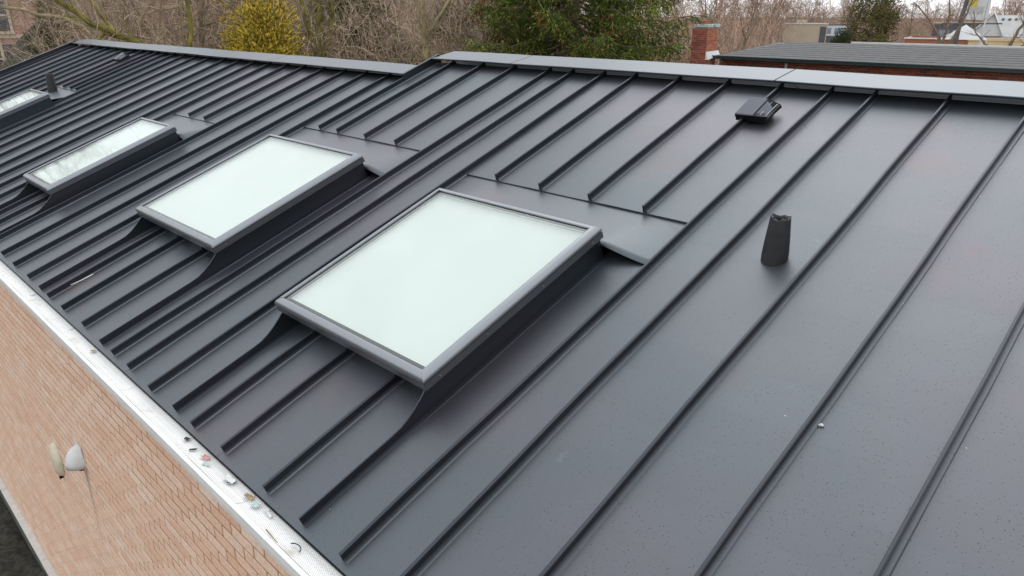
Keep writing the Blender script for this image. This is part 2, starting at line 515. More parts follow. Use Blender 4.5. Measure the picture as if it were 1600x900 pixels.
HS = 0.085
SEAM_PROFILE = [(0.0, -0.004), (0.0, HS), (0.006, HS + 0.003), (0.020, HS + 0.003), (0.028, HS - 0.004), (0.028, HS - 0.030), (0.020, HS - 0.036), (0.020, 0.016), (0.062, 0.012), (0.074, -0.004)]
def seam(x, s0, s1, h0=0.0):
    """double-lock rib; wobbles a few millimetres along its run"""
    n = max(3, int((s1 - s0) * 1.6))
    V = []; F = []; k = len(SEAM_PROFILE)
    ph = rnd.random() * 10; tilt = rnd.uniform(-0.004, 0.006)
    for i in range(n + 1):
        t = s0 + (s1 - s0) * i / n
        wob = 0.006 * math.sin(t * 1.3 + ph) + 0.003 * math.sin(t * 3.1 + ph * 2)
        if t == s0: wob += 0.004
        for (a, h) in SEAM_PROFILE:
            V.append(R(x + a + wob + tilt * h / HS, t, h0 + h))
    for i in range(n):
        for q in range(k):
            q2 = (q + 1) % k
            F.append((i * k + q, i * k + q2, (i + 1) * k + q2, (i + 1) * k + q))
    F.append(tuple(range(k)))
    F.append(tuple(n * k + q for q in range(k - 1, -1, -1)))
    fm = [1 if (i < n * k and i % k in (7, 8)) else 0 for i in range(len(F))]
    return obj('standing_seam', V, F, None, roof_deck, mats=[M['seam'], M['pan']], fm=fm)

allfull = list(FULL_R)
for z, bt in zip(ZONES, BETW):
    allfull += [z['x0']] + bt
    if z is ZONES[0]: pass
# full length seams in order from right to left, with the zones between
order = list(FULL_R)
segs = []                      # (right x, left x, zone or None)
cur = FULL_R[0]
segs.append((X1, cur, None))
for x in FULL_R[1:]:
    segs.append((cur, x, None)); cur = x
for z, bt in zip(ZONES, BETW):
    if cur != z['x1']:
        order.append(z['x1']); segs.append((cur, z['x1'], None)); cur = z['x1']
    order.append(z['x0']); segs.append((cur, z['x0'], z)); cur = z['x0']
    for x in bt:
        order.append(x); segs.append((cur, x, None)); cur = x
segs.append((cur, X0, None))
for x in order:
    seam(x, 0.055 + rnd.uniform(-0.015, 0.02), top_s(x) + 0.12)
for xr, xl, z in segs:
    tp = top_s((xl + xr) / 2) + 0.14
    if z is None:
        pan(xl + 0.001, xr - 0.001, 0.0, tp)
        continue
    # below and beside the skylight
    fl, fr = z['fl']
    stop = z['s0'] - 0.02
    cs = z['fs'][0] + 0.14                       # kerb front
    pan(xl + 0.001, fl - 0.001, 0.0, stop - 0.06, 0.0)
    pan(fr + 0.001, xr - 0.001, 0.0, stop - 0.06, 0.0)
    xx = [fl] + z['low'] + [fr]
    for a, b in zip(xx[:-1], xx[1:]):
        pan(a + 0.001, b - 0.001, 0.0, cs + 0.1)
    for x in z['low']:
        seam(x, 0.06 + rnd.uniform(-0.015, 0.02), cs + 0.02)
    # above
    xx = [xl] + z['up'] + [xr]
    for a, b in zip(xx[:-1], xx[1:]):
        tp2 = top_s((a + b) / 2) + 0.14
        pan(a + 0.001, b - 0.001, z['s0'], tp2, 0.012, 0.024)
    for x in z['up']:
        seam(x, z['s0'] + 0.02, (SR if x >= XSTEP - 0.01 else SL) + 0.12, 0.012)

# ---- drip edge, verges, ridge caps, step
mb = MB()
mb.box(X0, X1, -0.012, 0.03, -0.10, -0.021, f=R)
mb.box(X0, X1, -0.03, 0.0, -0.115, -0.095, f=R)
mb.build('drip_edge', M['dark'], roof_deck)
mb = MB()
mb.box(X0 - 0.10, X0 - 0.02, -0.02, SL + 0.2, -0.3, 0.17, f=R)
mb.box(X0 - 0.11, X0 + 0.10, -0.02, SL + 0.2, 0.171, 0.19, f=R)
mb.build('verge_trim', M['seam'], roof_deck)
mb = MB()
mb.box(X1, X1 + 0.1, -0.02, SR + 0.2, -0.3, 0.17, f=R)
mb.build('verge_trim', M['seam'], roof_deck)
box('step_trim', XSTEP - 0.03, XSTEP + 0.03, SL - 0.02, SR + 0.22, -0.02, 0.16, M['seam'], roof_deck, f=R)
box('step_wall', XSTEP - 0.02, X1 - 0.03, SL + 0.31, SR + 0.25, -0.20, -0.045, M['dark'], roof_deck, f=R)

def cap(x0, x1, s, skew=0.0):
    """ridge cap length: hem, upstand lip, flattish top, back leg"""
    tilt = PITCH - math.radians(11.0)
    p0 = (s, 0.11); p1 = (s, 0.215)
    L1 = 0.62
    prof = [(s - 0.004, 0.137), (s - 0.012, 0.158), (s - 0.010, 0.166), (s, 0.170), (s + L1 * math.cos(-tilt), 0.170 - L1 * math.sin(tilt)),
            (s + L1 + 0.35, -0.40), (s + L1 + 0.30, -0.45), (s + L1 * 0.9, -0.15), (s + 0.02, 0.155), (s + 0.008, 0.137)]
    V = []; F = []; k = len(prof); n = 4
    for i in range(n + 1):
        x = x0 + (x1 - x0) * i / n
        w = 0.006 * math.sin(x * 2.1) + 0.004 * math.sin(x * 0.7)
        for (a, h) in prof: V.append(R(x, a + w, h + w * 0.4))
    for i in range(n):
        for q in range(k):
            q2 = (q + 1) % k
            F.append((i * k + q, (i + 1) * k + q, (i + 1) * k + q2, i * k + q2))
    F.append(tuple(range(k))); F.append(tuple(n * k + q for q in range(k - 1, -1, -1)))
    return obj('ridge_cap', V, F, M['cap'], roof_deck)
for a, b in ((4.7, 0.4), (0.39, -4.92), (-4.94, -10.17), (-10.19, -12.48)): cap(b, a, SR)
for a, b in ((-12.58, -18.20), (-18.22, -24.85), (-24.87, -31.2), (-31.22, -34.66)): cap(b, a, SL)

# back slope of the roof and the walls that close the house
YR = (SL + 0.85) * CP * S; ZR = (SL + 0.6) * SP * S
back = MB()
yb = 2 * (SR + 0.9) * CP * S
back.add([(X0 * S, YR, ZR - 0.16), (XSTEP * S, YR, ZR - 0.16), (XSTEP * S, yb, -0.1), (X0 * S, yb, -0.1),
          (X0 * S, YR, ZR - 0.26), (XSTEP * S, YR, ZR - 0.26), (XSTEP * S, yb, -0.2), (X0 * S, yb, -0.2)], BOXF)
YR2 = (SR + 0.85) * CP * S; ZR2 = (SR + 0.6) * SP * S
back.add([(XSTEP * S, YR2, ZR2 - 0.16), (X1 * S, YR2, ZR2 - 0.16), (X1 * S, yb, -0.1), (XSTEP * S, yb, -0.1),
          (XSTEP * S, YR2, ZR2 - 0.26), (X1 * S, YR2, ZR2 - 0.26), (X1 * S, yb, -0.2), (XSTEP * S, yb, -0.2)], BOXF)
back.build('back_slope', M['pan'], roof_deck)

# ---- skylights
RAIL = [(0.002, 0.352), (0.0, 0.366), (-0.006, 0.382), (-0.018, 0.397), (-0.034, 0.408), (-0.050, 0.416), (-0.068, 0.42), (-0.088, 0.415), (-0.092, 0.392), (-0.085, 0.352)]
SKIRT = [(0.0, 0.262), (0.0, 0.336), (-0.012, 0.339), (-0.012, 0.3505), (-0.08, 0.3505), (-0.08, 0.330), (-0.02, 0.262)]
SKY_LABELS = ['large near skylight with pale glass, closest to the vent pipe', 'large skylight with pale glass in the middle of the roof',
              'narrow skylight with trees mirrored in its lower glass', 'narrow skylight at the far left edge beside a small vent pipe']
for zi, z in enumerate(ZONES):
    (ax, bx), (as_, bs) = z['fx'], z['fs']
    k = 0.055
    kx0, kx1, ks0, ks1, kt = ax + k, bx - k, as_ + k + 0.08, bs - k, 0.03
    mb = MB()
    mb.box(kx0, kx1, ks0, ks0 + kt, -0.03, 0.355, f=R); mb.box(kx0, kx1, ks1 - kt, ks1, -0.03, 0.355, f=R)
    mb.box(kx0, kx0 + kt, ks0 + kt, ks1 - kt, -0.03, 0.355, f=R); mb.box(kx1 - kt, kx1, ks0 + kt, ks1 - kt, -0.03, 0.355, f=R)
    kerb = mb.build('skylight', M['dark'], house)
    mb = MB(); g = 0.012
    mb.box(kx0 + kt, kx1 - kt, ks0 + kt + .002, ks0 + kt + g, 0.02, 0.35, f=R); mb.box(kx0 + kt, kx1 - kt, ks1 - kt - g, ks1 - kt - .002, 0.02, 0.35, f=R)
    mb.box(kx0 + kt + .002, kx0 + kt + g, ks0 + kt + g, ks1 - kt - g, 0.02, 0.35, f=R); mb.box(kx1 - kt - g, kx1 - kt - .002, ks0 + kt + g, ks1 - kt - g, 0.02, 0.35, f=R)
    mb.build('shaft_lining', M['lining'], kerb)
    box('whitening_sheet', kx0 + kt + g + .01, kx1 - kt - g - .01, ks0 + kt + g + .01, ks1 - kt - g - .01, 0.325, 0.335, M['undersheet'], kerb, f=R)  # added white sheet close under the glass, whitens it like reflected sky
    tag(kerb, SKY_LABELS[zi])
    corners = [(ax, as_), (bx, as_), (bx, bs), (ax, bs)]
    cx, cs = (ax + bx) / 2, (as_ + bs) / 2
    for e in range(4):
      p, q = corners[e], corners[(e + 1) % 4]
      for pname, PROF, pmat in (('frame_rail', RAIL, M['frame']), ('frame_skirt', SKIRT, M['skirt'])):
        V = []; F = []
        nn = len(PROF)
        for (px_, ps_), sg in ((p, 1), (q, -1)):
            for (o, h) in PROF:
                sx = 1 if px_ < cx else -1
                ss = 1 if ps_ < cs else -1
                g = 0.0015 * sg
                dx = (q[0] - p[0]); ds = (q[1] - p[1]); ll = math.hypot(dx, ds)
                V.append(R(px_ - sx * o + dx / ll * g, ps_ - ss * o + ds / ll * g, h + (0.004 if e % 2 else 0)))
        for a in range(nn):
            b = (a + 1) % nn
            F.append((a, b, nn + b, nn + a))
        F.append(tuple(range(nn - 1, -1, -1))); F.append(tuple(nn + a for a in range(nn)))
        o = obj(pname, V, F, pmat, kerb, smooth=True)
        o.data.set_sharp_from_angle(angle=math.radians(38))
    box('glass_pane', ax + 0.078, bx - 0.078, as_ + 0.078, bs - 0.078, 0.362, 0.398, M['glass'], kerb, f=R)
    # rubber gasket between glass and rails
    mb = MB()
    for (u0, u1, t0, t1) in ((ax + 0.084, bx - 0.084, as_ + 0.084, as_ + 0.094), (ax + 0.084, bx - 0.084, bs - 0.094, bs - 0.084), (ax + 0.084, ax + 0.094, as_ + 0.095, bs - 0.095), (bx - 0.094, bx - 0.084, as_ + 0.095, bs - 0.095)):
        mb.box(u0, u1, t0, t1, 0.39, 0.402, f=R)
    mb.build('gasket', M['dark'], kerb)
    # screws along the skirt
    for t in (0.07, 0.31, 0.62, 0.93):
        mb = MB()
        c = R(bx, as_ + (bs - as_) * t, 0.30)
        mb.tube([c + Vector((0.0, 0, 0)), c + Vector((0.005, 0, 0))], [0.006, 0.0045], 8)
        mb.build('screw', M['screw'], kerb)
    # side flashings that sweep down to the eave as ribs
    for sx, x in ((-1, z['fl'][0]), (1, z['fl'][1])):
        prof = []
        s_end = bs - 0.02
        c0 = as_ + 0.10
        npt = 40
        for i in range(npt + 1):
            t = 0.06 + (s_end - 0.06) * i / npt
            if t < c0 - 0.50: h = HS
            elif t < c0 + 0.06:
                u = (t - c0 + 0.50) / 0.56
                h = HS + (0.345 - HS) * (u ** 1.6)
            else: h = 0.345
            prof.append((t, h))
        V = []; F = []
        for (t, h) in prof:
            lean = 0.0
            V += [R(x, t, -0.004), R(x, t, h), R(x + 0.016, t, h), R(x + 0.016, t, 0.02), R(x + 0.062 * (1 if sx > 0 else 1), t, 0.013), R(x + 0.07, t, -0.004)]
        for i in range(npt):
            for q in range(6):
                q2 = (q + 1) % 6
                F.append((i * 6 + q, i * 6 + q2, i * 6 + 6 + q2, i * 6 + 6 + q))
        F.append(tuple(range(6))); F.append(tuple(npt * 6 + q for q in range(5, -1, -1)))
        obj('side_flashing', V, F, M['seam'], kerb)
    # little upstands where the lower ribs meet the kerb
    for x in z['low']:
        box('upstand', x - 0.004, x + 0.03, as_ + 0.075, as_ + 0.133, 0.0, 0.30, M['seam'], kerb, f=R)
    # head flashing: a saddle sheet from the rib ends down to the frame
    V = []; F = []; nu, nv = 36, 8
    for j in range(nv + 1):
        v = j / nv
        for i in range(nu + 1):
            x = z['x0'] + 0.03 + (z['x1'] - z['x0'] - 0.035) * i / nu
            if x > bx - 0.05: d = min(1, (x - bx + 0.05) / (z['x1'] - bx + 0.045))
            elif x < ax + 0.05: d = min(1, (ax + 0.05 - x) / (ax + 0.05 - z['x0'] - 0.03))
            else: d = 0
            hl = 0.012 + 0.17 * (1 - d) ** 1.25
            slow = bs - 0.03 + 0.06 * d
            t = z['s0'] + 0.03 + (slow - z['s0'] - 0.03) * v
            V.append(R(x, t, -0.010 + (hl + 0.010) * v ** 1.25))
    nb = len(V)
    V += [p - R(0, 0, 0.008) for p in V]
    w = nu + 1
    for j in range(nv):
        for i in range(nu):
            a = j * w + i
            F.append((a, a + w, a + w + 1, a + 1))
            F.append((nb + a, nb + a + 1, nb + a + w + 1, nb + a + w))
    for i in range(nu):
        a = nv * w + i
        F.append((a, nb + a, nb + a + 1, a + 1))
    obj('head_flashing', V, F, M['pan'], kerb, smooth=True)

# ---- vent pipes with crimped boots
def vent_pipe(x, s, r0, r1, ht, label):
    base = R(x, s, 0)
    V = []; F = []; n = 40
    rings = [(0.0, 1.0, 0), (0.15, 1.0, 0), (0.45, 0.93, 0), (0.75, 0.85, 0), (0.95, 0.79, 0), (1.0, 0.785, 0.0), (1.0, 0.70, 1), (0.90, 0.64, 1), (0.45, 0.62, 0)]
    for (t, rr, crimp) in rings:
        for k in range(n):
            a = 2 * math.pi * k / n
            r = r0 * rr * (r1 / r0 / 0.78 if t > 2 else 1)
            if crimp: r *= 1 + 0.16 * math.sin(a * 9 + 0.6 * math.sin(3 * a)) 
            px = r * math.cos(a); py = r * math.sin(a)
            slope_z = py * math.tan(PITCH) * (1 - min(1, t * 1.1)) if t < 0.9 else 0
            zz = ht * t + slope_z
            if t >= 0.95: zz += 0.004 * math.sin(a * 2 + 1) + 0.0025 * math.sin(5 * a)
            bulge = 1 + 0.03 * math.sin(2 * a + 3 * t)
            V.append(base + Vector((px * bulge + 0.004 * t, py * bulge, zz)))
    for i in range(len(rings) - 1):
        for k in range(n):
            k2 = (k + 1) % n
            F.append((i * n + k, i * n + k2, (i + 1) * n + k2, (i + 1) * n + k))
    F.append(tuple((len(rings) - 1) * n + k for k in range(n)))
    o = obj('vent_pipe', V, F, M['rubber'], house, smooth=True)
    tag(o, label)
    return o
vent_pipe(-3.075, 4.84, 0.053, 0.042, 0.185, 'black tapered vent pipe with crimped top standing on the near roof sheet')
vent_pipe(-27.1, 4.62, 0.058, 0.046, 0.24, 'small black vent pipe behind the farthest skylight')

# ---- slant-back roof vents
def roof_vent(x, s, label):
    k = 0.72
    Q = lambda a, b, h: R(x + a * k, s + b * k, h * k * 1.35)
    o = obj('roof_vent', boxv(-0.20, 0.20, -0.15, 0.20, 0.0, 0.10, Q), BOXF, M['dark'], house)
    tag(o, label)
    hb = [(-0.32, -0.27, 0.10), (0.34, -0.27, 0.10), (0.34, 0.26, 0.10), (-0.32, 0.26, 0.10), (-0.30, -0.27, 0.15), (0.06, -0.27, 0.15), (0.13, 0.16, 0.24), (-0.22, 0.16, 0.24)]
    obj('hood', [Q(*p) for p in hb], BOXF, M['cap'], o)
    hr = [(0.07, -0.285, 0.098), (0.35, -0.285, 0.098), (0.35, 0.25, 0.098), (0.14, 0.16, 0.10), (0.062, -0.27, 0.158), (0.35, -0.25, 0.125), (0.35, 0.22, 0.15), (0.137, 0.16, 0.246)]
    obj('side_panel', [Q(*p) for p in hr], BOXF, M['dark'], o)
    obj('front_louvre', boxv(-0.28, 0.30, -0.30, -0.272, 0.06, 0.148, Q), BOXF, M['dark'], o)
    for d in (0.10, 0.20):
        V_ = [Q(0.07 + d + e, b, h) for (e, b, h) in ((0, -0.25, 0.146 - d * 0.11), (0.012, -0.25, 0.145 - d * 0.11), (0.05, 0.17, 0.225 - d * 0.3), (0.038, 0.17, 0.225 - d * 0.3), (0, -0.25, 0.155 - d * 0.11), (0.012, -0.25, 0.154 - d * 0.11), (0.05, 0.17, 0.236 - d * 0.3), (0.038, 0.17, 0.236 - d * 0.3))]
        obj('louvre', V_, BOXF, M['frame'], o)
    return o
roof_vent(-4.76, 7.66, 'square black slant hood roof vent under the near ridge')
roof_vent(-27.2, 7.08, 'small black hood roof vent on the far left roof')

# ---- gutter with its perforated guard
GY0, GY1 = -0.215 * S, 0.03 * S
gx0, gx1 = X0 * S, X1 * S
prof = [(GY0, -0.030), (GY0 - 0.002, -0.022), (GY0 + 0.006, -0.017), (GY0 + 0.016, -0.020), (GY0 + 0.016, -0.024), (GY0 + 0.004, -0.030), (GY0 + 0.006, -0.060), (GY0 + 0.022, -0.080), (GY0 + 0.03, -0.125), (GY1, -0.125), (GY1, -0.130), (GY0 + 0.026, -0.130), (GY0 + 0.018, -0.083), (GY0 + 0.002, -0.062)]
gut = None
joints = [gx0, -11.2, -8.15, -5.1, -2.05, gx1]
for a, b in zip(joints[:-1], joints[1:]):
    k = len(prof)
    V = [Vector((x, y, zz)) for x in (a + 0.001, b - 0.001) for (y, zz) in prof]
    F = [(q, (q + 1) % k, k + (q + 1) % k, k + q) for q in range(k)]
    F += [tuple(range(k - 1, -1, -1)), tuple(k + q for q in range(k))]
    if gut is None:
        gut = obj('gutter', V, F, M['gutter'], house)
        tag(gut, 'white gutter with perforated leaf guard along the eave')
    else:
        obj('gutter_length', V, F, M['gutter'], gut)
gl = 0
x = gx0
while x < gx1:
    b = min(gx1, x + 1.22)
    nseg = 10
    V = []; F = []
    for i in range(nseg + 1):
        xx = x + (b - 0.002 - x) * i / nseg
        for j in range(5):
            v = j / 4
            yy = GY0 + 0.0162 + (GY1 - GY0 - 0.016) * v
            zz = -0.0185 - 0.010 * math.sin(math.pi * v) - 0.004 * v + 0.0012 * math.sin(xx * 9 + v * 3)
            V.append((xx, yy, zz))
    nbv = len(V)
    V += [(p[0], p[1], p[2] - 0.0015) for p in V]
    for i in range(nseg):
        for j in range(4):
            q = i * 5 + j
            F.append((q, q + 5, q + 6, q + 1)); F.append((nbv + q, nbv + q + 1, nbv + q + 6, nbv + q + 5))
    obj('gutter_guard', V, F, M['guard'], gut)
    x = b

# ---- brick wall under the eave
WY = 0.015
ZB = -9.2 * S                   # top of the ledge at the foot of the wall
wall = box('wall', gx0 + 0.12, gx1 - 0.12, WY + 0.0008, WY + 0.20, ZB - 0.02, -0.06, M['mortar'], house)
house_end = MB()
house_end.box(gx0 + 0.10, gx0 + 0.119, WY + 0.22, yb - 0.15, GZ, -0.12)
house_end.box(gx1 - 0.119, gx1 - 0.10, WY + 0.22, yb - 0.15, GZ, -0.12)
house_end.box(gx0 + 0.12, gx1 - 0.12, yb - 0.35, yb - 0.16, GZ, -0.12)
house_end.build('back_wall', M['brick'], house)
cells = []
r0 = math.floor((ZB + 0.002) / BH) + 1
r1 = math.floor(-0.07 / BH)
camp = Vector(camo.location)
for row in range(r0, r1):
    off = (row % 2) * 0.5
    c0 = math.ceil((gx0 + 0.15) / BL + off); c1 = math.floor((gx1 - 0.15) / BL + off)
    for c in range(c0, c1):
        x0 = (c - off) * BL + 0.004; xe = x0 + BL - 0.009
        z0 = row * BH + 0.004; ze = z0 + BH - 0.009
        cells.append((x0, xe, z0, ze))
Mi = camo.matrix_world
from bpy_extras.object_utils import world_to_camera_view
bpy.context.view_layer.update()
def vis(cell):
    x0, xe, z0, ze = cell
    P = [world_to_camera_view(scene, camo, Vector(p)) for p in ((x0, WY, z0), (xe, WY, z0), (xe, WY, ze), (x0, WY, ze))]
    if min(p.z for p in P) <= 0: return 0
    if not any(-0.02 < p.x < 1.02 and -0.02 < p.y < 1.02 for p in P): return 0
    # hidden above the gutter line
    m = P[0]
    A = 0
    for i in range(4):
        a, b = P[i], P[(i + 1) % 4]
        A += a.x * b.y - b.x * a.y
    d = (camp - Vector(((x0 + xe) / 2, WY, (z0 + ze) / 2)))
    t = (WY - GY0) / (camp.y * -1 + WY)
    zl = (z0 + ze) / 2 + (camp.z - (z0 + ze) / 2) * t
    if zl > -0.02: return 0
    return abs(A)
score = sorted(((vis(c), i) for i, c in enumerate(cells)), reverse=True)
near = set(i for a, i in score[:300] if a > 0)
bm_mesh = bpy.data.meshes.new('brick')
bwv = boxv(0, BL - 0.009, 0, 0.02, 0, BH - 0.009)
bwv = [Vector((p.x, p.y, p.z)) for p in bwv]
ins = 0.003
bv = [(0, 0.004, 0), (BL - 0.009, 0.004, 0), (BL - 0.009, 0.02, 0), (0, 0.02, 0), (0, 0.004, BH - 0.009), (BL - 0.009, 0.004, BH - 0.009), (BL - 0.009, 0.02, BH - 0.009), (0, 0.02, BH - 0.009),
      (ins, 0, ins), (BL - 0.009 - ins, 0, ins), (BL - 0.009 - ins, 0, BH - 0.009 - ins), (ins, 0, BH - 0.009 - ins)]
bf = [(0, 3, 2, 1), (4, 5, 6, 7), (1, 2, 6, 5), (3, 0, 4, 7), (8, 9, 10, 11), (0, 1, 9, 8), (1, 5, 10, 9), (5, 4, 11, 10), (4, 0, 8, 11)]
bm_mesh.from_pydata(bv, [], bf); bm_mesh.update(); bm_mesh.materials.append(M['brick'])
fv = []; ff = []
for i, (x0, xe, z0, ze) in enumerate(cells):
    jy = rnd.uniform(-0.0008, 0.0006)
    if i in near:
        o = bpy.data.objects.new('brick', bm_mesh)
        o.location = (x0 + rnd.uniform(-0.0015, 0.0015), WY - 0.0012 + jy, z0 + rnd.uniform(-0.001, 0.001))
        link(o, wall)
    else:
        b = len(fv)
        fv += [(x0 + p[0], WY - 0.0012 + jy + p[1], z0 + p[2]) for p in bv]
        ff += [tuple(b + q for q in f) for f in bf]
tag(obj('brick_field', fv, ff, M['brick'], wall), kind='stuff')

# foot of the wall: pale ledge blocks, concrete below
found = box('foundation', gx0 + 0.12, gx1 - 0.12, WY - 0.018, WY + 0.2, GZ - 0.1, ZB - 0.045, M['concrete'], house)
x = -12.6
while x < -1.5:
    l = rnd.uniform(0.86, 0.95)
    box('ledge_block', x + 0.003, x + l - 0.003, WY - 0.062 + rnd.uniform(-0.003, 0.003), WY + 0.003, ZB - 0.044, ZB + rnd.uniform(-0.003, 0.004), M['ledge'], found, bevel=0.004)
    x += l

# fittings on the wall
def wall_fit(px, pz):
    return Vector((px, WY, pz))
c = wall_fit(-12.36 * S, -2.85 * S)
V = []; F = []; n = 14
for j in range(7):
    v = j / 6
    for i in range(n + 1):
        a = math.pi * i / n
        r = 0.085 * math.cos(v * math.pi / 2 * 0.97)
        V.append(c + Vector((r * math.cos(a), -r * 1.25 * math.sin(a) - 0.002, -0.07 + 0.15 * math.sin(v * math.pi / 2))))
nb = len(V)
V += [c + (p - c) * 0.93 + Vector((0, 0.0, -0.004)) for p in V]
w = n + 1
for j in range(6):
    for i in range(n):
        a = j * w + i
        F.append((a, a + 1, a + w + 1, a + w)); F.append((nb + a, nb + a + w, nb + a + w + 1, nb + a + 1))
for i in range(n): F.append((i, nb + i, nb + i + 1, i + 1))
hood = obj('vent_hood', V, F, M['white'], house, smooth=True)
tag(hood, 'white quarter dome vent hood on the brick wall with a soot streak below')
box('back_plate', c.x - 0.075, c.x + 0.075, WY - 0.010, WY - 0.003, c.z - 0.09, c.z + 0.09, M['white'], hood, bevel=0.002)
mb = MB(); mb.tube([c + Vector((0.03, -0.02, -0.08)), c + Vector((0.032, -0.024, -0.10))], [0.022, 0.018], 10)
mb.build('outlet', M['dark'], hood)
c = wall_fit(-14.30 * S, -3.85 * S)
V = []; F = []
n = 20
for k, (r, y) in enumerate(((0.0, -0.052), (0.055, -0.048), (0.085, -0.036), (0.098, -0.016), (0.10, -0.003))):
    for i in range(n):
        a = 2 * math.pi * i / n
        V.append(c + Vector((r * math.cos(a), y, r * 1.5 * math.sin(a))))
for k in range(4):
    for i in range(n):
        i2 = (i + 1) % n
        F.append((k * n + i, k * n + i2, (k + 1) * n + i2, (k + 1) * n + i))
lampo = obj('wall_light', V, F, M['cream'], house, smooth=True)
tag(lampo, 'cream oval bulkhead light fixed flat on the brick wall')
mb = MB(); mb.box(c.x - 0.008, c.x + 0.008, WY - 0.03, WY - 0.004, c.z - 0.172, c.z - 0.152); mb.build('cable_gland', M['dark'], lampo)

# soil at the foot of the wall, boards lying on it
nn_ = 40
xs = np.linspace(-15, 0, nn_); ys = np.linspace(-4.0, WY - 0.02, nn_)
gx, gy = np.meshgrid(xs, ys, indexing='ij')
gz = GZ + 0.03 + rs.rand(nn_, nn_) * 0.08
V = np.stack([gx, gy, gz], -1).reshape(-1, 3)
idx = np.arange(nn_ * nn_).reshape(nn_, nn_)
F = np.stack([idx[:-1, :-1], idx[1:, :-1], idx[1:, 1:], idx[:-1, 1:]], -1).reshape(-1, 4)
tag(npobj('soil_bed', V, F, M['soil'], smooth=True), kind='structure')

# ---- boards and litter
def board(x, y, l, w, rz, label):
    mb = MB(); mb.box(-l / 2, l / 2, -w / 2, w / 2, 0, 0.05)
    o = mb.build('board', M['plank'], bevel=0.004)
    o.location = (x, y, GZ + 0.10); o.rotation_euler = (0.03, 0.0, rz)
    return tag(o, label, 'board')
board(-7.6, -0.62, 2.6, 0.14, 0.05, 'weathered grey board lying on soil at the bottom left corner')
board(-6.5, -0.50, 0.35, 0.12, 0.9, 'short pale board end beside the long board on the soil')

def scrap(name, x, y, z, lx, ly, rz, mat, label, cat='litter', cr=0.35, n=5, seed=1):
    r = random.Random(seed)
    V = []; F = []
    for i in range(n + 1):
        for j in range(n + 1):
            u = i / n - 0.5; v = j / n - 0.5
            e = 1 - 0.35 * r.random() * (abs(u) + abs(v))
            V.append(Vector((u * lx * e, v * ly * e, cr * min(lx, ly) * (0.25 + 0.6 * r.random() + 0.5 * math.sin(u * 5) * math.cos(v * 4)))))
    nb = len(V)
    V += [p - Vector((0, 0, 0.001)) for p in V]
    w = n + 1
    for i in range(n):
        for j in range(n):
            a = i * w + j
            F.append((a, a + w, a + w + 1, a + 1)); F.append((nb + a, nb + a + 1, nb + a + w + 1, nb + a + w))
    for i in range(n):
        F.append((i * w, nb + i * w, nb + (i + 1) * w, (i + 1) * w)[::-1])
        F.append((i * w + n, nb + i * w + n, nb + (i + 1) * w + n, (i + 1) * w + n))
        F.append((i, nb + i, nb + i + 1, i + 1))
        F.append((n * w + i, nb + n * w + i, nb + n * w + i + 1, n * w + i + 1)[::-1])
    o = obj(name, V, F, mat)
    o.location = (x, y, z); o.rotation_euler = (0, 0, rz)
    return tag(o, label, cat)
GT = -0.024
LIT = [  # x units, y metres, size, rotation, material, label
    ('plastic_scrap', -12.6, -0.018, .06, .025, 0.4, 'white', 'white twist of plastic on the gutter guard near the left picture edge'),
    ('plastic_scrap', -10.75, -0.012, .03, .02, 0.9, 'white', 'small white plastic crumb tucked under the roof edge by a rib end'),
    ('dry_leaf', -9.75, -0.02, .05, .03, 0.3, 'leafdry', 'yellow dry leaf on the gutter guard below the middle skylight'),
    ('tape_scrap', -6.85, -0.020, .05, .03, 0.2, 'blackp', 'short black strip of tape at the roof edge above the label scrap'),
    ('tape_scrap', -6.62, -0.034, .05, .02, 0.9, 'blackp', 'second black strip of tape lying farther out on the gutter guard'),
    ('label_scrap', -6.40, -0.022, .07, .03, 0.2, 'red', 'red and white torn label scrap on the gutter guard'),
    ('film_scrap', -6.28, -0.040, .06, .02, 0.5, 'teal', 'thin teal film scrap beside the red label'),
    ('plastic_scrap', -5.88, -0.022, .10, .045, 0.2, 'white', 'large crumpled white plastic sheet on the gutter guard'),
    ('tape_scrap', -5.84, -0.024, .05, .02, 0.9, 'blackp', 'black strip caught on the crumpled white plastic'),
    ('dry_leaf', -5.52, -0.018, .08, .03, 0.1, 'leafdry', 'brown leaf clump between white plastic and teal scrap'),
    ('film_scrap', -5.36, -0.026, .06, .035, 0.3, 'teal', 'pale teal film scrap nearest the bottom of the picture'),
    ('plastic_scrap', -5.18, -0.014, .09, .022, -0.1, 'white', 'long white plastic sliver under the roof edge, lowest of the white scraps'),
]
for i, (nme, x, y, lx, ly, rz, mt, lab) in enumerate(LIT):
    scrap(nme, x * S, y, GT + 0.002, lx * 0.7, ly * 0.65, rz, M[mt], lab, seed=i + 3)
def wire(name, pts, r, mat, label, cat):
    mb = MB(); mb.tube(pts, r, 6)
    return tag(mb.build(name, mat, smooth=True), label, cat)
wire('cable_tie', [(-4.62 * S + 0.03 * math.cos(a), -0.045 + 0.02 * math.sin(a), GT + 0.006) for a in np.linspace(0.2, 2.9, 9)], 0.002, M['blackp'], 'dark curved cable tie on the gutter guard near the bottom edge', 'cable tie')
wire('twig', [(-5.0 * S, -0.063, GT + 0.004), (-4.92 * S, -0.066, GT + 0.006), (-4.78 * S, -0.070, GT + 0.004)], 0.002, M['leafdry'], 'thin brown twig on the gutter guard beside the front lip', 'twig')
wire('hooked_strip', [R(-12.05, 0.44, 0.01), R(-12.13, 0.42, 0.02), R(-12.10, 0.36, 0.02), R(-12.0, 0.40, 0.012), R(-11.95, 0.55, 0.012), R(-11.93, 0.72, 0.012)], 0.0035, M['white'], 'white hooked plastic strip lying on the roof sheet at the far eave', 'litter')
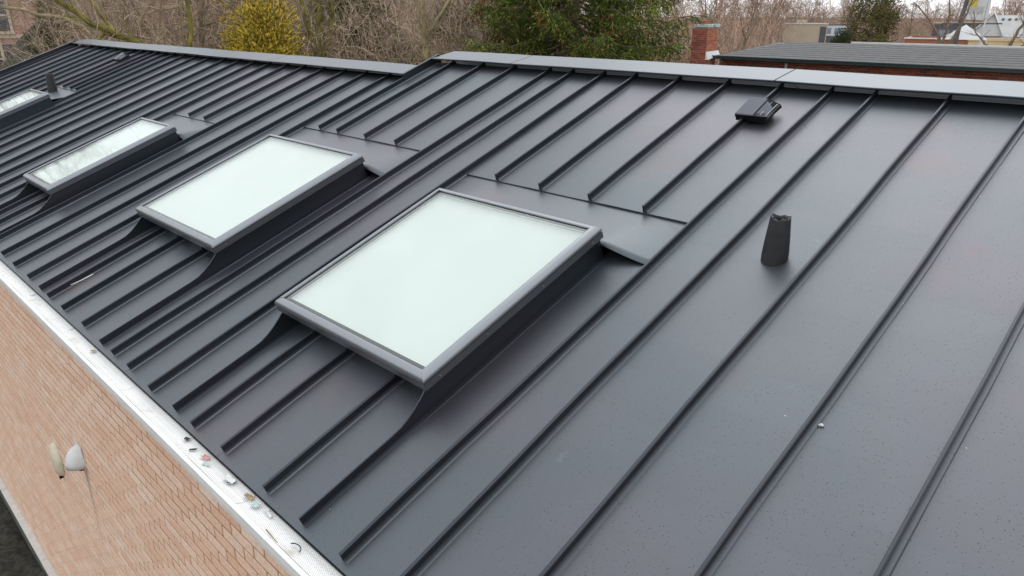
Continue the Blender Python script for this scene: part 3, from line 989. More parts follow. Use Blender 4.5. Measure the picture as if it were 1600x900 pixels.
wire('paper_bit', [R(-1.78, 3.02, 0.008), R(-1.765, 3.035, 0.014), R(-1.75, 3.03, 0.008)], 0.005, M['white'], 'tiny white speck of debris on the near right roof sheet', 'litter')

# ================================================================ NEIGHBOUR WITH THE GREEN GUTTER
M['rbrick'] = brick_mat('red_brick', [(0.22, 0.055, 0.035), (0.30, 0.085, 0.05), (0.36, 0.12, 0.07), (0.25, 0.07, 0.05), (0.17, 0.05, 0.045)], BL, BH)
M['rmortar'] = simple('grey_mortar', (0.34, 0.29, 0.25), 0.95, 0.15, 40)
M['shingle'] = simple('grey_roll_roofing', (0.085, 0.085, 0.088), 0.9, 0.22, 6, bump=0.4)
M['green'] = simple('dark_green_gutter', (0.018, 0.034, 0.036), 0.4, 0.2, 6)
M['copper'] = simple('pale_green_coping', (0.42, 0.48, 0.45), 0.6, 0.12, 12)
M['lead'] = simple('white_flashing', (0.62, 0.63, 0.63), 0.5, 0.06, 12)
NX0, NX1 = -13.25, 6.0
NY, NZ = 21.75, 0.31
nb_house = tag(empty('brick_house'), 'red brick house with grey low roof and dark green gutter behind the right ridge', 'house')
nwall = box('wall', NX0, NX1, NY + 0.35, NY + 7.4, GZ, NZ - 0.02, M['rmortar'], nb_house)
fv = []; ff = []
row = math.ceil(GZ / BH)
cells2 = []
while row * BH < NZ - 0.09:
    off = (row % 2) * 0.5
    for c in range(math.ceil(NX0 / BL + off), math.floor(NX1 / BL + off)):
        x0 = (c - off) * BL + 0.005
        b = len(fv); jy = rnd.uniform(-0.002, 0.002)
        fv += [(x0 + p[0], NY + 0.342 + jy + p[1], row * BH + 0.004 + p[2]) for p in bv]
        ff += [tuple(b + q for q in f) for f in bf]
    row += 1
tag(obj('brick_field', fv, ff, M['rbrick'], nwall), kind='stuff')
RYT, RZT = NY + 3.75, 0.66
nroof = obj('roof', [(NX0 + 0.05, NY, NZ - .04), (NX1, NY, NZ - .04), (NX1, RYT, RZT - .04), (NX0 + 0.3, RYT, RZT - .04), (NX0 + 0.05, NY, NZ), (NX1, NY, NZ), (NX1, RYT, RZT), (NX0 + 0.9, RYT, RZT)], BOXF, M['shingle'], nb_house)
nc = 9
for i in range(nc):                       # lapped courses
    a = i / nc; b = (i + 1.12) / nc
    b = min(b, 1.0)
    def q(t, x, lift): return (x, NY + (RYT - NY) * t - 0.02, NZ + (RZT - NZ) * t + lift)
    xa = NX0 + 0.03 + 0.85 * a; xb = NX0 + 0.03 + 0.85 * b
    lo = 0.016 if i else 0.012
    V = [q(a, xa, 0.002), q(a, NX1, 0.002), q(b, NX1, 0.002), q(b, xb, 0.002), q(a, xa, lo), q(a, NX1, lo), q(b, NX1, 0.006), q(b, xb, 0.006)]
    obj('roof_course', V, BOXF, M['shingle'], nroof)
obj('rear_slope', [(NX0 + 0.9, RYT, RZT - .03), (NX1, RYT, RZT - .03), (NX1, RYT + 3.75, NZ), (NX0, RYT + 3.75, NZ), (NX0 + 0.9, RYT, RZT + .005), (NX1, RYT, RZT + .005), (NX1, RYT + 3.75, NZ + .04), (NX0, RYT + 3.75, NZ + .04)], BOXF, M['shingle'], nroof)
obj('rake_side', [(NX0, NY + .1, NZ - .06), (NX0 + 0.9, RYT, RZT - .05), (NX0, RYT + 3.7, NZ - .06), (NX0, RYT, NZ - .06)], [(0, 1, 3), (3, 1, 2), (0, 3, 2), (0, 2, 1)], M['shingle'], nroof)
box('ridge_strip', NX0 + 2.9, NX0 + 8.4, RYT + 0.02, RYT + 0.10, RZT + 0.008, RZT + 0.06, M['white'], nroof)
mb = MB()
mb.box(NX0 - 0.02, NX1, NY - 0.14, NY - 0.005, NZ - 0.085, NZ + 0.0)
mb.box(NX0 - 0.02, NX1, NY - 0.16, NY - 0.141, NZ - 0.02, NZ + 0.015)
ng = mb.build('gutter', M['green'], nb_house)
mb = MB(); mb.box(NX0, NX1, NY + 0.0, NY + 0.33, NZ - 0.10, NZ - 0.05); mb.build('fascia', M['green'], nb_house)
mb = MB(); mb.tube([(-10.86, NY + 0.24, NZ - 0.15), (-10.86, NY + 0.27, NZ - 0.4), (-10.86, NY + 0.27, GZ)], 0.045, 8); mb.build('downpipe', M['lead'], nb_house)
# chimney at its corner
chx0, chx1, chy0, chy1, chz = -13.88, -13.32, 21.30, 21.93, 1.20
chim = box('chimney', chx0, chx1, chy0, chy1, GZ, chz, M['rmortar'], nb_house)
M['rbrick_lit'] = brick_mat('red_brick_lit_side', [(0.30, 0.08, 0.04), (0.38, 0.12, 0.06), (0.44, 0.17, 0.09), (0.33, 0.10, 0.05)], BL, BH, axis='y')  # same brick in lighter tones, paints the light on the chimney's right face
row = math.floor(-0.8 / BH)
brick_me = None
for row in range(math.floor(-0.6 / BH), math.floor(chz / BH)):
    off = (row % 2) * 0.5
    z0 = row * BH + 0.004
    for side in (0, 1):
        a0, a1 = (chx0, chx1) if side == 0 else (chy0, chy1)
        xx = a0 - off * BL * 1.0
        while xx < a1 - 0.02:
            u0 = max(xx, a0) + 0.004; u1 = min(xx + BL, a1) - 0.004
            if u1 - u0 > 0.03:
                j = rnd.uniform(0, 0.004)
                if side == 0: box('brick', u0, u1, chy0 - 0.008 - j, chy0 + 0.01, z0, z0 + BH - 0.010, M['rbrick'], chim)
                else: box('brick', chx1 - 0.01, chx1 + 0.008 + j, u0, u1, z0, z0 + BH - 0.010, M['rbrick_lit'], chim)
            xx += BL
box('coping', chx0 + 0.10, chx1 + 0.05, chy0 - 0.05, chy1 + 0.05, chz - 0.01, chz + 0.09, M['copper'], chim, bevel=0.01)
box('flue', chx0 + 0.14, chx1 - 0.14, chy0 + 0.08, chy1 - 0.1, chz + 0.091, chz + 0.19, M['rbrick'], chim, bevel=0.01)
obj('flashing', [(chx1 + 0.013, chy0 - 0.03, NZ - 0.12), (chx1 + 0.11, chy0 - 0.03, NZ - 0.12), (chx1 + 0.11, chy1 + .1, NZ + 0.0), (chx1 + 0.013, chy1 + .1, NZ + 0.0), (chx1 + 0.013, chy0 - 0.03, NZ + 0.05), (chx1 + 0.03, chy0 - 0.03, NZ + 0.13), (chx1 + 0.03, chy1 + .1, NZ + 0.16), (chx1 + 0.013, chy1 + .1, NZ + 0.16)], BOXF, M['lead'], chim)

# ================================================================ VEGETATION
def foliage(name, lo, mid, hi, rough=0.8):
    m, nt, b, N, L = nm(name)
    g = N('ShaderNodeNewGeometry')
    no = N('ShaderNodeTexNoise'); no.inputs['Scale'].default_value = 2.2; no.inputs['Detail'].default_value = 3
    L(g.outputs['Position'], no.inputs['Vector'])
    ad = N('ShaderNodeMath'); ad.operation = 'MULTIPLY_ADD'; ad.inputs[1].default_value = 0.55
    L(g.outputs['Random Per Island'], ad.inputs[0])
    hv = N('ShaderNodeMath'); hv.operation = 'MULTIPLY'; hv.inputs[1].default_value = 0.5
    L(no.outputs['Fac'], hv.inputs[0]); L(hv.outputs[0], ad.inputs[2])
    r = ramp(nt, [(0.15, lo), (0.5, mid), (0.85, hi)]); L(ad.outputs[0], r.inputs[0])
    L(r.outputs[0], b.inputs['Base Color'])
    b.inputs['Roughness'].default_value = rough
    b.inputs['Specular IOR Level'].default_value = 0.25
    return m
M['spruce'] = foliage('spruce_needles', (0.018, 0.042, 0.016), (0.085, 0.13, 0.028), (0.33, 0.36, 0.05))
M['cone'] = foliage('spruce_cones', (0.08, 0.03, 0.018), (0.17, 0.06, 0.03), (0.26, 0.11, 0.05))
M['thuja'] = foliage('golden_thuja', (0.13, 0.11, 0.018), (0.34, 0.25, 0.022), (0.58, 0.41, 0.05))
M['olive'] = foliage('olive_evergreen', (0.05, 0.05, 0.018), (0.12, 0.11, 0.035), (0.22, 0.18, 0.06))
M['ivy'] = foliage('dark_evergreen', (0.016, 0.026, 0.010), (0.04, 0.058, 0.02), (0.085, 0.11, 0.035))
M['bark'] = simple('grey_brown_bark', (0.19, 0.145, 0.10), 0.95, 0.4, 9, bump=0.5, coords='Object')
M['twig'] = simple('brown_twigs', (0.47, 0.355, 0.27), 0.95, 0.3, 2.0, island=True)
M['twigp'] = simple('pinkish_twigs', (0.48, 0.33, 0.25), 0.95, 0.3, 1.0, island=True)
M['moss'] = simple('mossy_bark', (0.17, 0.145, 0.035), 0.95, 0.6, 4.5, bump=0.5)
M['pale'] = simple('pale_bark', (0.30, 0.25, 0.14), 0.95, 0.35, 7, bump=0.4)
M['brush'] = simple('brush_stems', (0.45, 0.335, 0.25), 0.95, 0.5, 0.5, island=True)

def nrand(r): return Vector((r.gauss(0, 1), r.gauss(0, 1), r.gauss(0, 1)))
def curve(p, d, l, n, r, wob, up=0.0):
    pts = [p.copy()]; d = d.normalized()
    for i in range(n):
        d = (d + nrand(r) * wob + Vector((0, 0, up))).normalized()
        p = p + d * (l / n)
        pts.append(p.copy())
    return pts
class Acc:
    def __init__(self): self.V = []; self.F = []; self.n = 0
    def tube(self, pts, r0, r1, k):
        v, f = tube(pts, [r0 + (r1 - r0) * i / (len(pts) - 1) for i in range(len(pts))], k, cap=False)
        self.V.append(np.array([tuple(p) for p in v], np.float32))
        self.F.append(np.array(f, np.int32) + self.n)
        self.n += len(v)
    def obj(self, name, mat, parent):
        return npobj(name, np.concatenate(self.V), np.concatenate(self.F), mat, parent, smooth=True)

def bare_tree(seed, h, r0, fork=0.3, limbs=9, sub=6, tw=5, fine=4, lean=(0, 0), spread=0.9, rt=0.004, mats=('bark', 'twig'), name='bare_tree'):
    """tapered trunk with limbs as one part, twigs of the crown as another"""
    r = random.Random(seed)
    A, B = Acc(), Acc()
    trunk = curve(Vector((0, 0, 0)), Vector((lean[0], lean[1], 1)), h * 0.8, 9, r, 0.06, 0.03)
    A.tube(trunk, r0, r0 * 0.25, 8)
    def along(pts, t):
        f = t * (len(pts) - 1); i = min(int(f), len(pts) - 2)
        return pts[i].lerp(pts[i + 1], f - i), (pts[i + 1] - pts[i]).normalized()
    for i in range(limbs):
        t = fork + (1 - fork) * (i + r.random() * 0.6) / limbs
        p, d = along(trunk, min(t, 0.99))
        a = i * 2.4 + r.random()
        out = Vector((math.cos(a), math.sin(a), 0)) * spread
        ll = h * (0.42 - 0.22 * t) * r.uniform(0.8, 1.25)
        lr = r0 * (1 - 0.75 * t) * 0.5
        lp = curve(p, d * 0.6 + out + Vector((0, 0, 0.25)), ll, 6, r, 0.16, 0.06)
        A.tube(lp, lr, lr * 0.25, 6)
        for j in range(sub):
            q, d2 = along(lp, 0.2 + 0.8 * (j + r.random()) / sub)
            sl = ll * r.uniform(0.3, 0.55); sr = max(rt * 1.6, lr * 0.32)
            sp_ = curve(q, d2 + nrand(r) * 0.6 + Vector((0, 0, 0.1)), sl, 4, r, 0.22, 0.04)
            A.tube(sp_, sr, rt * 1.2, 4)
            for k in range(tw):
                q2, d3 = along(sp_, 0.1 + 0.9 * (k + r.random()) / tw)
                tl = sl * r.uniform(0.3, 0.6)
                tp_ = curve(q2, d3 + nrand(r) * 0.55, tl, 3, r, 0.25, 0.02)
                B.tube(tp_, rt * 1.3, rt * 0.6, 3)
                for f_ in range(fine):
                    q3, d4 = along(tp_, 0.1 + 0.85 * (f_ + r.random()) / fine)
                    B.tube(curve(q3, d4 + nrand(r) * 0.6, tl * r.uniform(0.3, 0.6), 2, r, 0.25), rt * 0.8, rt * 0.4, 3)
    root = empty(name)
    A.obj('trunk', M[mats[0]], root)
    B.obj('crown', M[mats[1]], root)
    return root
def place(o, x, y, rz=0.0, sc=1.0, dz=0.0):
    o.location = (x, y, tz(x, y) - 0.05 + dz); o.rotation_euler = (0, 0, rz); o.scale = (sc, sc, sc)
    return o

CAM2 = np.array([0.0, -0.94])
def polar(px, dist):
    """where the sight line over image column px meets a horizontal distance"""
    a = math.radians(45.06) + math.atan((800 - px) / 1145.0 / math.cos(math.radians(20.686)) * 0.9355)
    return (-math.sin(a) * dist, -0.94 + math.cos(a) * dist)

# prototypes of the wood
protos = [bare_tree(11, 7.5, 0.10, 0.35, 13, 7, 5, 4), bare_tree(12, 6.8, 0.08, 0.35, 14, 6, 6, 4, lean=(0.1, 0.05)), bare_tree(13, 8, 0.12, 0.4, 13, 7, 5, 4, lean=(-0.08, 0.1)), bare_tree(14, 6.5, 0.06, 0.3, 14, 6, 5, 4, spread=0.7)]
WL = 'bare grey brown tree among many in the thicket behind the left ridge'
WG = 'bare trees of the wood behind the roof'
used = [False] * 4
wr = random.Random(5)
def put_wood(px, dist, sc, k=None):
    k = wr.randrange(4) if k is None else k
    o = protos[k] if not used[k] else copy_tree(protos[k])
    used[k] = True
    x, y = polar(px, dist)
    place(o, x, y, wr.uniform(0, 6.28), sc)
    tag(o, WL, 'tree', WG)
for i in range(52):
    dd = wr.uniform(17, 44)
    put_wood(wr.uniform(160, 800), dd, wr.uniform(0.9, 1.1) * (1.0 if dd < 27 else 0.72))
for px, dd in ((-70, 27), (-150, 26), (-240, 28), (-330, 27)):
    put_wood(px, dd, 1.6)


# trees one can pick out
def named_tree(root, px, dist, label, rz=0, sc=1.0):
    x, y = polar(px, dist)
    place(root, x, y, rz, sc)
    return tag(root, label, 'tree')
def custom_tree(limbs, label, mat, tw=7, seed=1, name='bare_tree', tmat='twig', px=0, dist=18, fine=4, r_t=0.004):
    """limbs: list of (list of (dx along the picture, height above eave level), r0, r1)"""
    r = random.Random(seed)
    x, y = polar(px, dist)
    a = math.atan2(-(x), y + 0.94)
    right = Vector((math.cos(a), math.sin(a), 0)); deep = Vector((-math.sin(a), math.cos(a), 0))
    root = empty(name, (x, y, tz(x, y)))
    A, B = Acc(), Acc()
    zb = tz(x, y)
    for pts, r0, r1 in limbs:
        P = [right * q[0] + deep * (q[2] if len(q) > 2 else 0) + Vector((0, 0, q[1] - zb)) for q in pts]
        # refine
        Q = []
        for i in range(len(P) - 1):
            for k in range(4):
                Q.append(P[i].lerp(P[i + 1], k / 4) + nrand(r) * (r0 * 0.25 if k else 0))
        Q.append(P[-1])
        A.tube(Q, r0, r1, 8)
        L_ = sum((Q[i + 1] - Q[i]).length for i in range(len(Q) - 1))
        for k in range(int(tw * L_)):
            i = r.randrange(1, len(Q) - 1)
            if Q[i].z + zb < -1.5: continue
            d = (Q[i + 1] - Q[i]).normalized()
            p = curve(Q[i], d + nrand(r) * 0.8, r.uniform(0.5, 1.4), 4, r, 0.2, 0.05)
            A.tube(p, r_t * 2.5, r_t, 4)
            for f_ in range(fine):
                j = r.randrange(1, 4)
                B.tube(curve(p[j], (p[j + 1] - p[j]).normalized() + nrand(r) * 0.7, r.uniform(0.25, 0.7), 3, r, 0.25), r_t * 1.1, r_t * 0.5, 3)
    A.obj('trunk', M[mat], root); B.obj('crown', M[tmat], root)
    return tag(root, label, 'tree')
custom_tree([([(0.0, -4.4), (0.0, 0.0), (-0.55, 0.9), (-1.0, 1.15), (-1.75, 1.55), (-2.5, 2.2), (-3.2, 3.0)], 0.11, 0.03), ([(-1.05, 1.17), (-1.45, 1.28), (-1.8, 1.0), (-2.1, 0.72)], 0.045, 0.02),
             ([(-0.2, 0.35), (0.1, 1.2), (0.12, 2.4), (0.4, 3.6)], 0.06, 0.03), ([(-1.3, 1.3), (-1.6, 1.9), (-2.3, 2.7)], 0.04, 0.015)],
            'bare tree with mossy yellow green limb sweeping left above the far ridge', 'moss', px=318, dist=17, seed=21)
custom_tree([([(0.0, -4.4), (0.0, 0.5), (-0.15, 1.2), (-0.45, 2.4), (-0.6, 3.5)], 0.075, 0.03), ([(0.0, 0.45), (0.05, 1.3), (0.12, 3.0)], 0.06, 0.025), ([(0.02, 0.6), (0.3, 1.1), (0.45, 2.2), (0.7, 3.2)], 0.055, 0.02)],
            'bare tree with three yellowish stems fanning up right of the golden shrub', 'moss', px=512, dist=18.5, seed=22)
custom_tree([([(0.0, -4.4), (0.02, 0.6), (0.0, 1.2), (-0.12, 2.6), (-0.3, 4.0)], 0.10, 0.04), ([(0.0, 1.1), (0.35, 1.6), (0.8, 2.3), (1.2, 3.2)], 0.05, 0.02), ([(0.0, 0.95), (-0.1, 1.5), (0.05, 2.2), (0.1, 3)], 0.05, 0.02)],
            'bare tree with pale forked trunk left of the spruce', 'pale', px=673, dist=18, seed=23)
custom_tree([([(0.0, -4.4), (0.0, 0.6), (0.05, 1.4), (0.3, 2.6), (0.3, 4.0)], 0.075, 0.03), ([(0.05, 1.4), (0.55, 1.5), (0.9, 1.9)], 0.03, 0.012)],
            'slim dark bare trunk between mossy limb and golden shrub', 'bark', px=338, dist=18.5, seed=24)
custom_tree([([(0.0, -4.4), (-0.1, 0.8), (-0.9, 1.5), (-2.0, 1.75), (-3.4, 2.3)], 0.07, 0.02), ([(-0.7, 1.3), (-0.8, 2.4)], 0.04, 0.015)],
            'bare tree with pale crooked branches in front of the brick building', 'pale', px=215, dist=20, seed=25)

# brush: uncountable tall stems filling the wood floor and slope
A = Acc(); br = random.Random(9)
for i in range(9500):
    px = br.uniform(130, 800); dist = br.uniform(19, 44)
    x, y = polar(px, dist)
    z = tz(x, y)
    top = br.uniform(0.2, 2.6) if dist < 30 else br.uniform(2.0, 3.6)
    base = max(z, top - br.uniform(0.8, 2.2)) if br.random() < 0.8 else z
    if base - z > 0.3 and br.random() < 0.6: base = z
    l = max(0.6, top - base)
    pts = curve(Vector((x, y, base)), Vector((br.gauss(0, .5), br.gauss(0, .5), 1)), l, 4, br, 0.22, -0.02)
    A.tube(pts, br.uniform(0.004, 0.011), 0.003, 3)
    for k in range(3):
        q = pts[br.randrange(2, 5)]
        A.tube(curve(q, nrand(br) + Vector((0, 0, .4)), br.uniform(0.3, 0.9), 3, br, 0.25), 0.0045, 0.002, 3)
o = A.obj('brush', M['brush'], None)
tag(o, 'tangled brown brush filling the wood behind the roof', 'brush', kind='stuff')

# ---- leaf-clump evergreens
def spindles(P, D, L_, W_):
    """many small three-sided pointed fingers: P base, D direction, L length, W width arrays"""
    n = len(P)
    D = D / np.linalg.norm(D, axis=1, keepdims=True)
    ref = np.where(np.abs(D[:, 2:3]) > 0.9, np.array([[1.0, 0, 0]]), np.array([[0, 0, 1.0]]))
    a = np.cross(D, ref); a /= np.linalg.norm(a, axis=1, keepdims=True)
    b = np.cross(D, a)
    V = np.empty((n, 5, 3), np.float32)
    V[:, 0] = P
    mid = P + D * (L_ * 0.4)[:, None]
    for k in range(3):
        t = 2 * math.pi * k / 3
        V[:, 1 + k] = mid + (a * math.cos(t) + b * math.sin(t)) * W_[:, None]
    V[:, 4] = P + D * L_[:, None]
    base = (np.arange(n) * 5)[:, None]
    tri = np.array([[0, 2, 1], [0, 3, 2], [0, 1, 3], [4, 1, 2], [4, 2, 3], [4, 3, 1]])
    F = (base[:, :, None] + tri[None]).reshape(-1, 3)
    return V.reshape(-1, 3), F

def spruce(seed, h, rad, nb, zlo, zhi, label, mat='spruce', cones=True, fing=1.0, size=1.0, name='spruce_tree', gap=0.35):
    r = np.random.RandomState(seed); rr = random.Random(seed)
    root = empty(name)
    A = Acc()
    A.tube([Vector((0, 0, 0)), Vector((0.05, 0, h * 0.5)), Vector((0, 0.03, h))], 0.013 * h, 0.01, 8)
    P, D, LL, WW = [], [], [], []
    CPt, CD = [], []
    for i in range(nb):
        z = zlo + (zhi - zlo) * (i + rr.random()) / nb
        R_ = rad * (1 - z / h) ** 0.75 * rr.uniform(0.62, 1.14) if z > 0.25 * h else rad * rr.uniform(0.6, 1.0)
        a = i * 2.39996 + rr.uniform(-0.4, 0.4)
        out = Vector((math.cos(a), math.sin(a), 0))
        m = 9
        pts = []
        for k in range(m + 1):
            t = k / m
            pts.append(Vector((0, 0, z)) + out * (R_ * t) + Vector((0, 0, R_ * (-0.30 * t + 0.22 * t ** 3))) + Vector((rr.gauss(0, .03), rr.gauss(0, .03), rr.gauss(0, .03))))
        A.tube(pts, 0.03, 0.008, 5)
        side = Vector((-out.y, out.x, 0))
        nbl = int(34 * fing)
        for j in range(nbl):
            t = 0.25 + 0.75 * (j + rr.random()) / nbl
            f = t * m; k = min(int(f), m - 1)
            q = pts[k].lerp(pts[k + 1], f - k)
            s = 1 if j % 2 else -1
            ll = R_ * rr.uniform(0.12, 0.32) * (1.15 - 0.6 * t)
            d = (out * rr.uniform(0.3, 0.9) + side * s * rr.uniform(0.4, 1.0) + Vector((0, 0, rr.uniform(-0.5, 0.1) if rr.random() < 0.5 else rr.uniform(-1.6, -0.5)))).normalized()
            nf = max(5, int(ll / 0.035 * fing))
            for e in range(nf):
                u = e / nf
                w = q + d * (ll * u) + Vector((0, 0, -0.25 * ll * u * u))
                P.append(w); 
                dd = d * 0.7 + side * rr.gauss(0, .5) + out * rr.gauss(0.1, .3) + Vector((0, 0, rr.gauss(-0.15, 0.45)))
                D.append(dd); LL.append(rr.uniform(0.07, 0.16) * size); WW.append(rr.uniform(0.006, 0.012) * size)
            if cones and t > 0.7 and rr.random() < 0.16:
                c0 = q + d * ll * 0.6
                for e in range(rr.randrange(5, 14)):
                    CPt.append(c0 + nrand(rr) * 0.12); CD.append(Vector((rr.gauss(0, .2), rr.gauss(0, .2), -1)))
    V, F = spindles(np.array([tuple(p) for p in P]), np.array([tuple(p) for p in D]), np.array(LL), np.array(WW))
    A.obj('trunk', M['bark'], root)
    npobj('crown', V, F, M[mat], root)
    if cones and CPt:
        n_ = len(CPt)
        V, F = spindles(np.array([tuple(p) for p in CPt]), np.array([tuple(p) for p in CD]), r.uniform(0.09, 0.14, n_), r.uniform(0.012, 0.02, n_))
        npobj('cones', V, F, M['cone'], root)
    return tag(root, label, 'tree')
sp = spruce(34, 15, 3.75, 160, 3.0, 8.4, 'big dark green spruce with brown cones standing behind the ridge', fing=1.35, size=1.15)
x, y = polar(888, 17.5); place(sp, x, y, 0.4)

def bushy(seed, n, rx, ry, z0, z1, label, mat, cat, name, size=1.0, lumps=60, up=0.6, sub=('stem', 'crown')):
    """evergreen of many leaf sprays gathered in uneven clumps"""
    r = np.random.RandomState(seed)
    root = empty(name)
    A = Acc(); A.tube([Vector((0, 0, 0)), Vector((0.03, 0, z1 * 0.55)), Vector((0, 0, z1 * 0.9))], 0.05 * rx + 0.02, 0.01, 6)
    C = []; RR = []
    for i in range(lumps):
        t = r.rand()
        z = z0 + (z1 - z0) * t
        env = (1 - t ** 2.2) ** 0.6 * (0.85 + 0.15 * t)
        a = r.rand() * 6.283; q = r.rand() ** 0.4
        C.append((math.cos(a) * rx * env * q, math.sin(a) * ry * env * q, z)); RR.append(r.uniform(0.14, 0.30) * rx)
    C = np.array(C); RR = np.array(RR)
    k = r.randint(0, lumps, n)
    d = r.normal(size=(n, 3)); d /= np.linalg.norm(d, axis=1, keepdims=True)
    P = C[k] + d * (RR[k] * r.rand(n) ** 0.35)[:, None] * np.array([1, 1, 1.35])
    D = d * 0.8 + r.normal(size=(n, 3)) * 0.4 + np.array([0, 0, up])
    V, F = spindles(P, D, r.uniform(0.08, 0.17, n) * size, r.uniform(0.010, 0.020, n) * size)
    A.obj(sub[0], M['bark'], root)
    npobj(sub[1], V, F, M[mat], root)
    return tag(root, label, cat)
b1 = bushy(41, 34000, 2.7, 1.5, 1.2, 5.9, 'golden yellow conifer shrub showing above the left ridge', 'thuja', 'tree', 'golden_conifer', lumps=80, size=1.1)
x, y = polar(426, 17.0); place(b1, x, y)
b1.location.z = GZ
b2 = bushy(42, 2500, 0.5, 0.5, 1.0, 5.0, 'small dark green shrub beside the far left roof corner', 'ivy', 'shrub', 'evergreen_shrub', lumps=26)
x, y = polar(91, 27); place(b2, x, y); b2.location.z = GZ + 0.2
b3 = bushy(43, 2600, 1.1, 0.5, 1.5, 5.05, 'yellow green shrub below the brick chimney', 'spruce', 'shrub', 'green_shrub', lumps=30)
x, y = polar(1108, 19.5); place(b3, x, y); b3.location.z = GZ - 0.65
# dark evergreens in the depth of the wood
ev = bushy(44, 9000, 1.9, 1.7, 1.0, 6.5, 'dark evergreen half hidden in the bare wood', 'ivy', 'tree', 'dark_evergreen', size=1.7, lumps=70)
first = True
for px, dist in ((140, 30), (245, 27), (300, 24), (375, 26), (462, 25), (560, 24), (620, 26), (605, 22), (715, 24), (770, 27)):
    o = ev if first else copy_tree(ev)
    first = False
    x, y = polar(px, dist)
    place(o, x, y, px * 1.7, wr.uniform(0.7, 1.1), -1.0)
    tag(o, 'dark evergreen half hidden among the bare trees left of the spruce', 'tree', 'dark evergreens in the wood')

# ================================================================ FAR LEFT BRICK BUILDING
M['pbrick'] = simple('rose_brick', (0.42, 0.25, 0.20), 0.95, 0.25, 3.0)
M['stone'] = simple('buff_stone', (0.52, 0.44, 0.33), 0.9, 0.12, 3)
M['wing'] = simple('dark_window_glass', (0.05, 0.06, 0.07), 0.1, 0.3, 3)
def school():
    x0, y0 = polar(100, 70); x1, y1 = polar(-170, 74)
    u = Vector((x1 - x0, y1 - y0, 0)); W_ = u.length; u.normalize()
    v = Vector((-u.y, u.x, 0))
    if v.dot(Vector((x0, y0, 0))) < 0: v = -v
    root = empty('school_building', (x0, y0, GZ), math.atan2(u.y, u.x))
    sgn = 1 if v.dot(Vector((-u.y, u.x, 0))) > 0 else -1
    def bx(name, a0, a1, d0, d1, z0, z1, mat, par): return box(name, a0, a1, min(sgn * d0, sgn * d1), max(sgn * d0, sgn * d1), z0, z1, mat, par)
    bx('wall', 0, W_, 0.12, 14, 0, 12.5, M['pbrick'], root)
    bx('corner_pier', -0.6, 0.9, -0.25, 2, 0, 12.5, M['pbrick'], root)
    for z in (0.9, 4.15, 4.55 + 2.6, 8.0):
        bx('stone_band', 0.92, W_, 0.02, 0.119, z, z + 0.28, M['stone'], root)
    for zf in (1.5, 4.65, 8.4):
        a = 1.6
        while a < W_ - 4:
            w = bx('window', a, a + 4.2, 0.06, 0.118, zf, zf + 2.2, M['wing'], root)
            for k in range(5): bx('mullion', a + k * 1.0, a + k * 1.0 + 0.2, 0.0, 0.058, zf, zf + 2.2, M['stone'], w)
            bx('transom', a + 0.2, a + 4.0, 0.02, 0.056, zf + 1.1, zf + 1.22, M['stone'], w)
            bx('sill', a - 0.1, a + 4.3, -0.08, 0.057, zf - 0.2, zf, M['stone'], w)
            a += 5.6
    tag(root, 'rose brick building with buff stone window frames at the far left', 'building')
school()

# ================================================================ FAR RIGHT: street beyond the brick house
def at(px, py, dist):
    x, y = polar(px, dist)
    z = 1.68 - (py - 17.7) / 1145.0 * dist * 0.9
    return x, y, z
M['beige'] = simple('beige_render', (0.48, 0.40, 0.30), 0.9, 0.08, 0.5)
M['cream_w'] = simple('cream_wall', (0.62, 0.50, 0.30), 0.9, 0.08, 0.5)
M['fbrick'] = simple('orange_red_brick', (0.36, 0.14, 0.08), 0.95, 0.15, 2)
M['wsid'] = simple('white_siding', (0.60, 0.61, 0.62), 0.8, 0.06, 1)
M['groof'] = simple('pale_grey_roof', (0.44, 0.44, 0.44), 0.9, 0.08, 1)
M['dgrey'] = simple('dark_grey_panel', (0.09, 0.09, 0.10), 0.7, 0.2, 1)
M['yell'] = simple('yellow_panel', (0.60, 0.48, 0.04), 0.5, 0.1, 1)
M['bluep'] = simple('blue_grey_glass', (0.20, 0.24, 0.32), 0.3, 0.2, 1)
def frame_at(px, dist):
    x, y = polar(px, dist)
    a = math.atan2(-x, y + 0.94)
    return (x, y, GZ), a
def ppm(dist): return 1145.0 / 0.965 / dist
def hz_(py, dist): return 1.68 - (py - 17.7) / ppm(dist) - GZ      # height above ground for an image row

def flat_building(px0, px1, ptop, dist, depth, mat, name, label, coping=None, ch=0.25):
    loc, a = frame_at((px0 + px1) / 2, dist)
    w = (px1 - px0) / ppm(dist) / 1.02
    root = empty(name, loc, a)
    h = hz_(ptop, dist)
    mb = MB()
    mb.box(-w / 2, w / 2, 0, 0.35, 0, h); mb.box(-w / 2, -w / 2 + 0.3, 0.351, depth, 0, h); mb.box(w / 2 - 0.3, w / 2, 0.351, depth, 0, h); mb.box(-w / 2, w / 2, depth + .001, depth + 0.3, 0, h)
    mb.build('wall', mat, root)
    box('roof', -w / 2 + 0.301, w / 2 - 0.301, 0.352, depth - 0.001, h - 0.6, h - 0.45, M['dgrey'], root)
    if coping: box('coping', -w / 2 - 0.08, w / 2 + 0.08, -0.1, 0.42, h + 0.002, h + ch, coping, root)
    tag(root, label, 'building')
    return root, w, h
r_, w, h = flat_building(1392, 1489, 53, 78, 9, M['fbrick'], 'brick_shop', 'low orange red brick building with white coping behind the grey roof', M['white'], 0.10)
r_, w, h = flat_building(1491, 1586, 54, 76, 7, M['cream_w'], 'cream_shop', 'low cream building with moulded cornice below the white gables', M['cream_w'], 0.22)
box('cornice', -w / 2, w / 2, -0.25, -0.002, h - 0.45, h - 0.2, M['cream_w'], r_)
box('sign_band', -0.3, w / 2 - 0.4, -0.06, -0.002, h - 1.35, h - 1.2, M['stone'], r_)
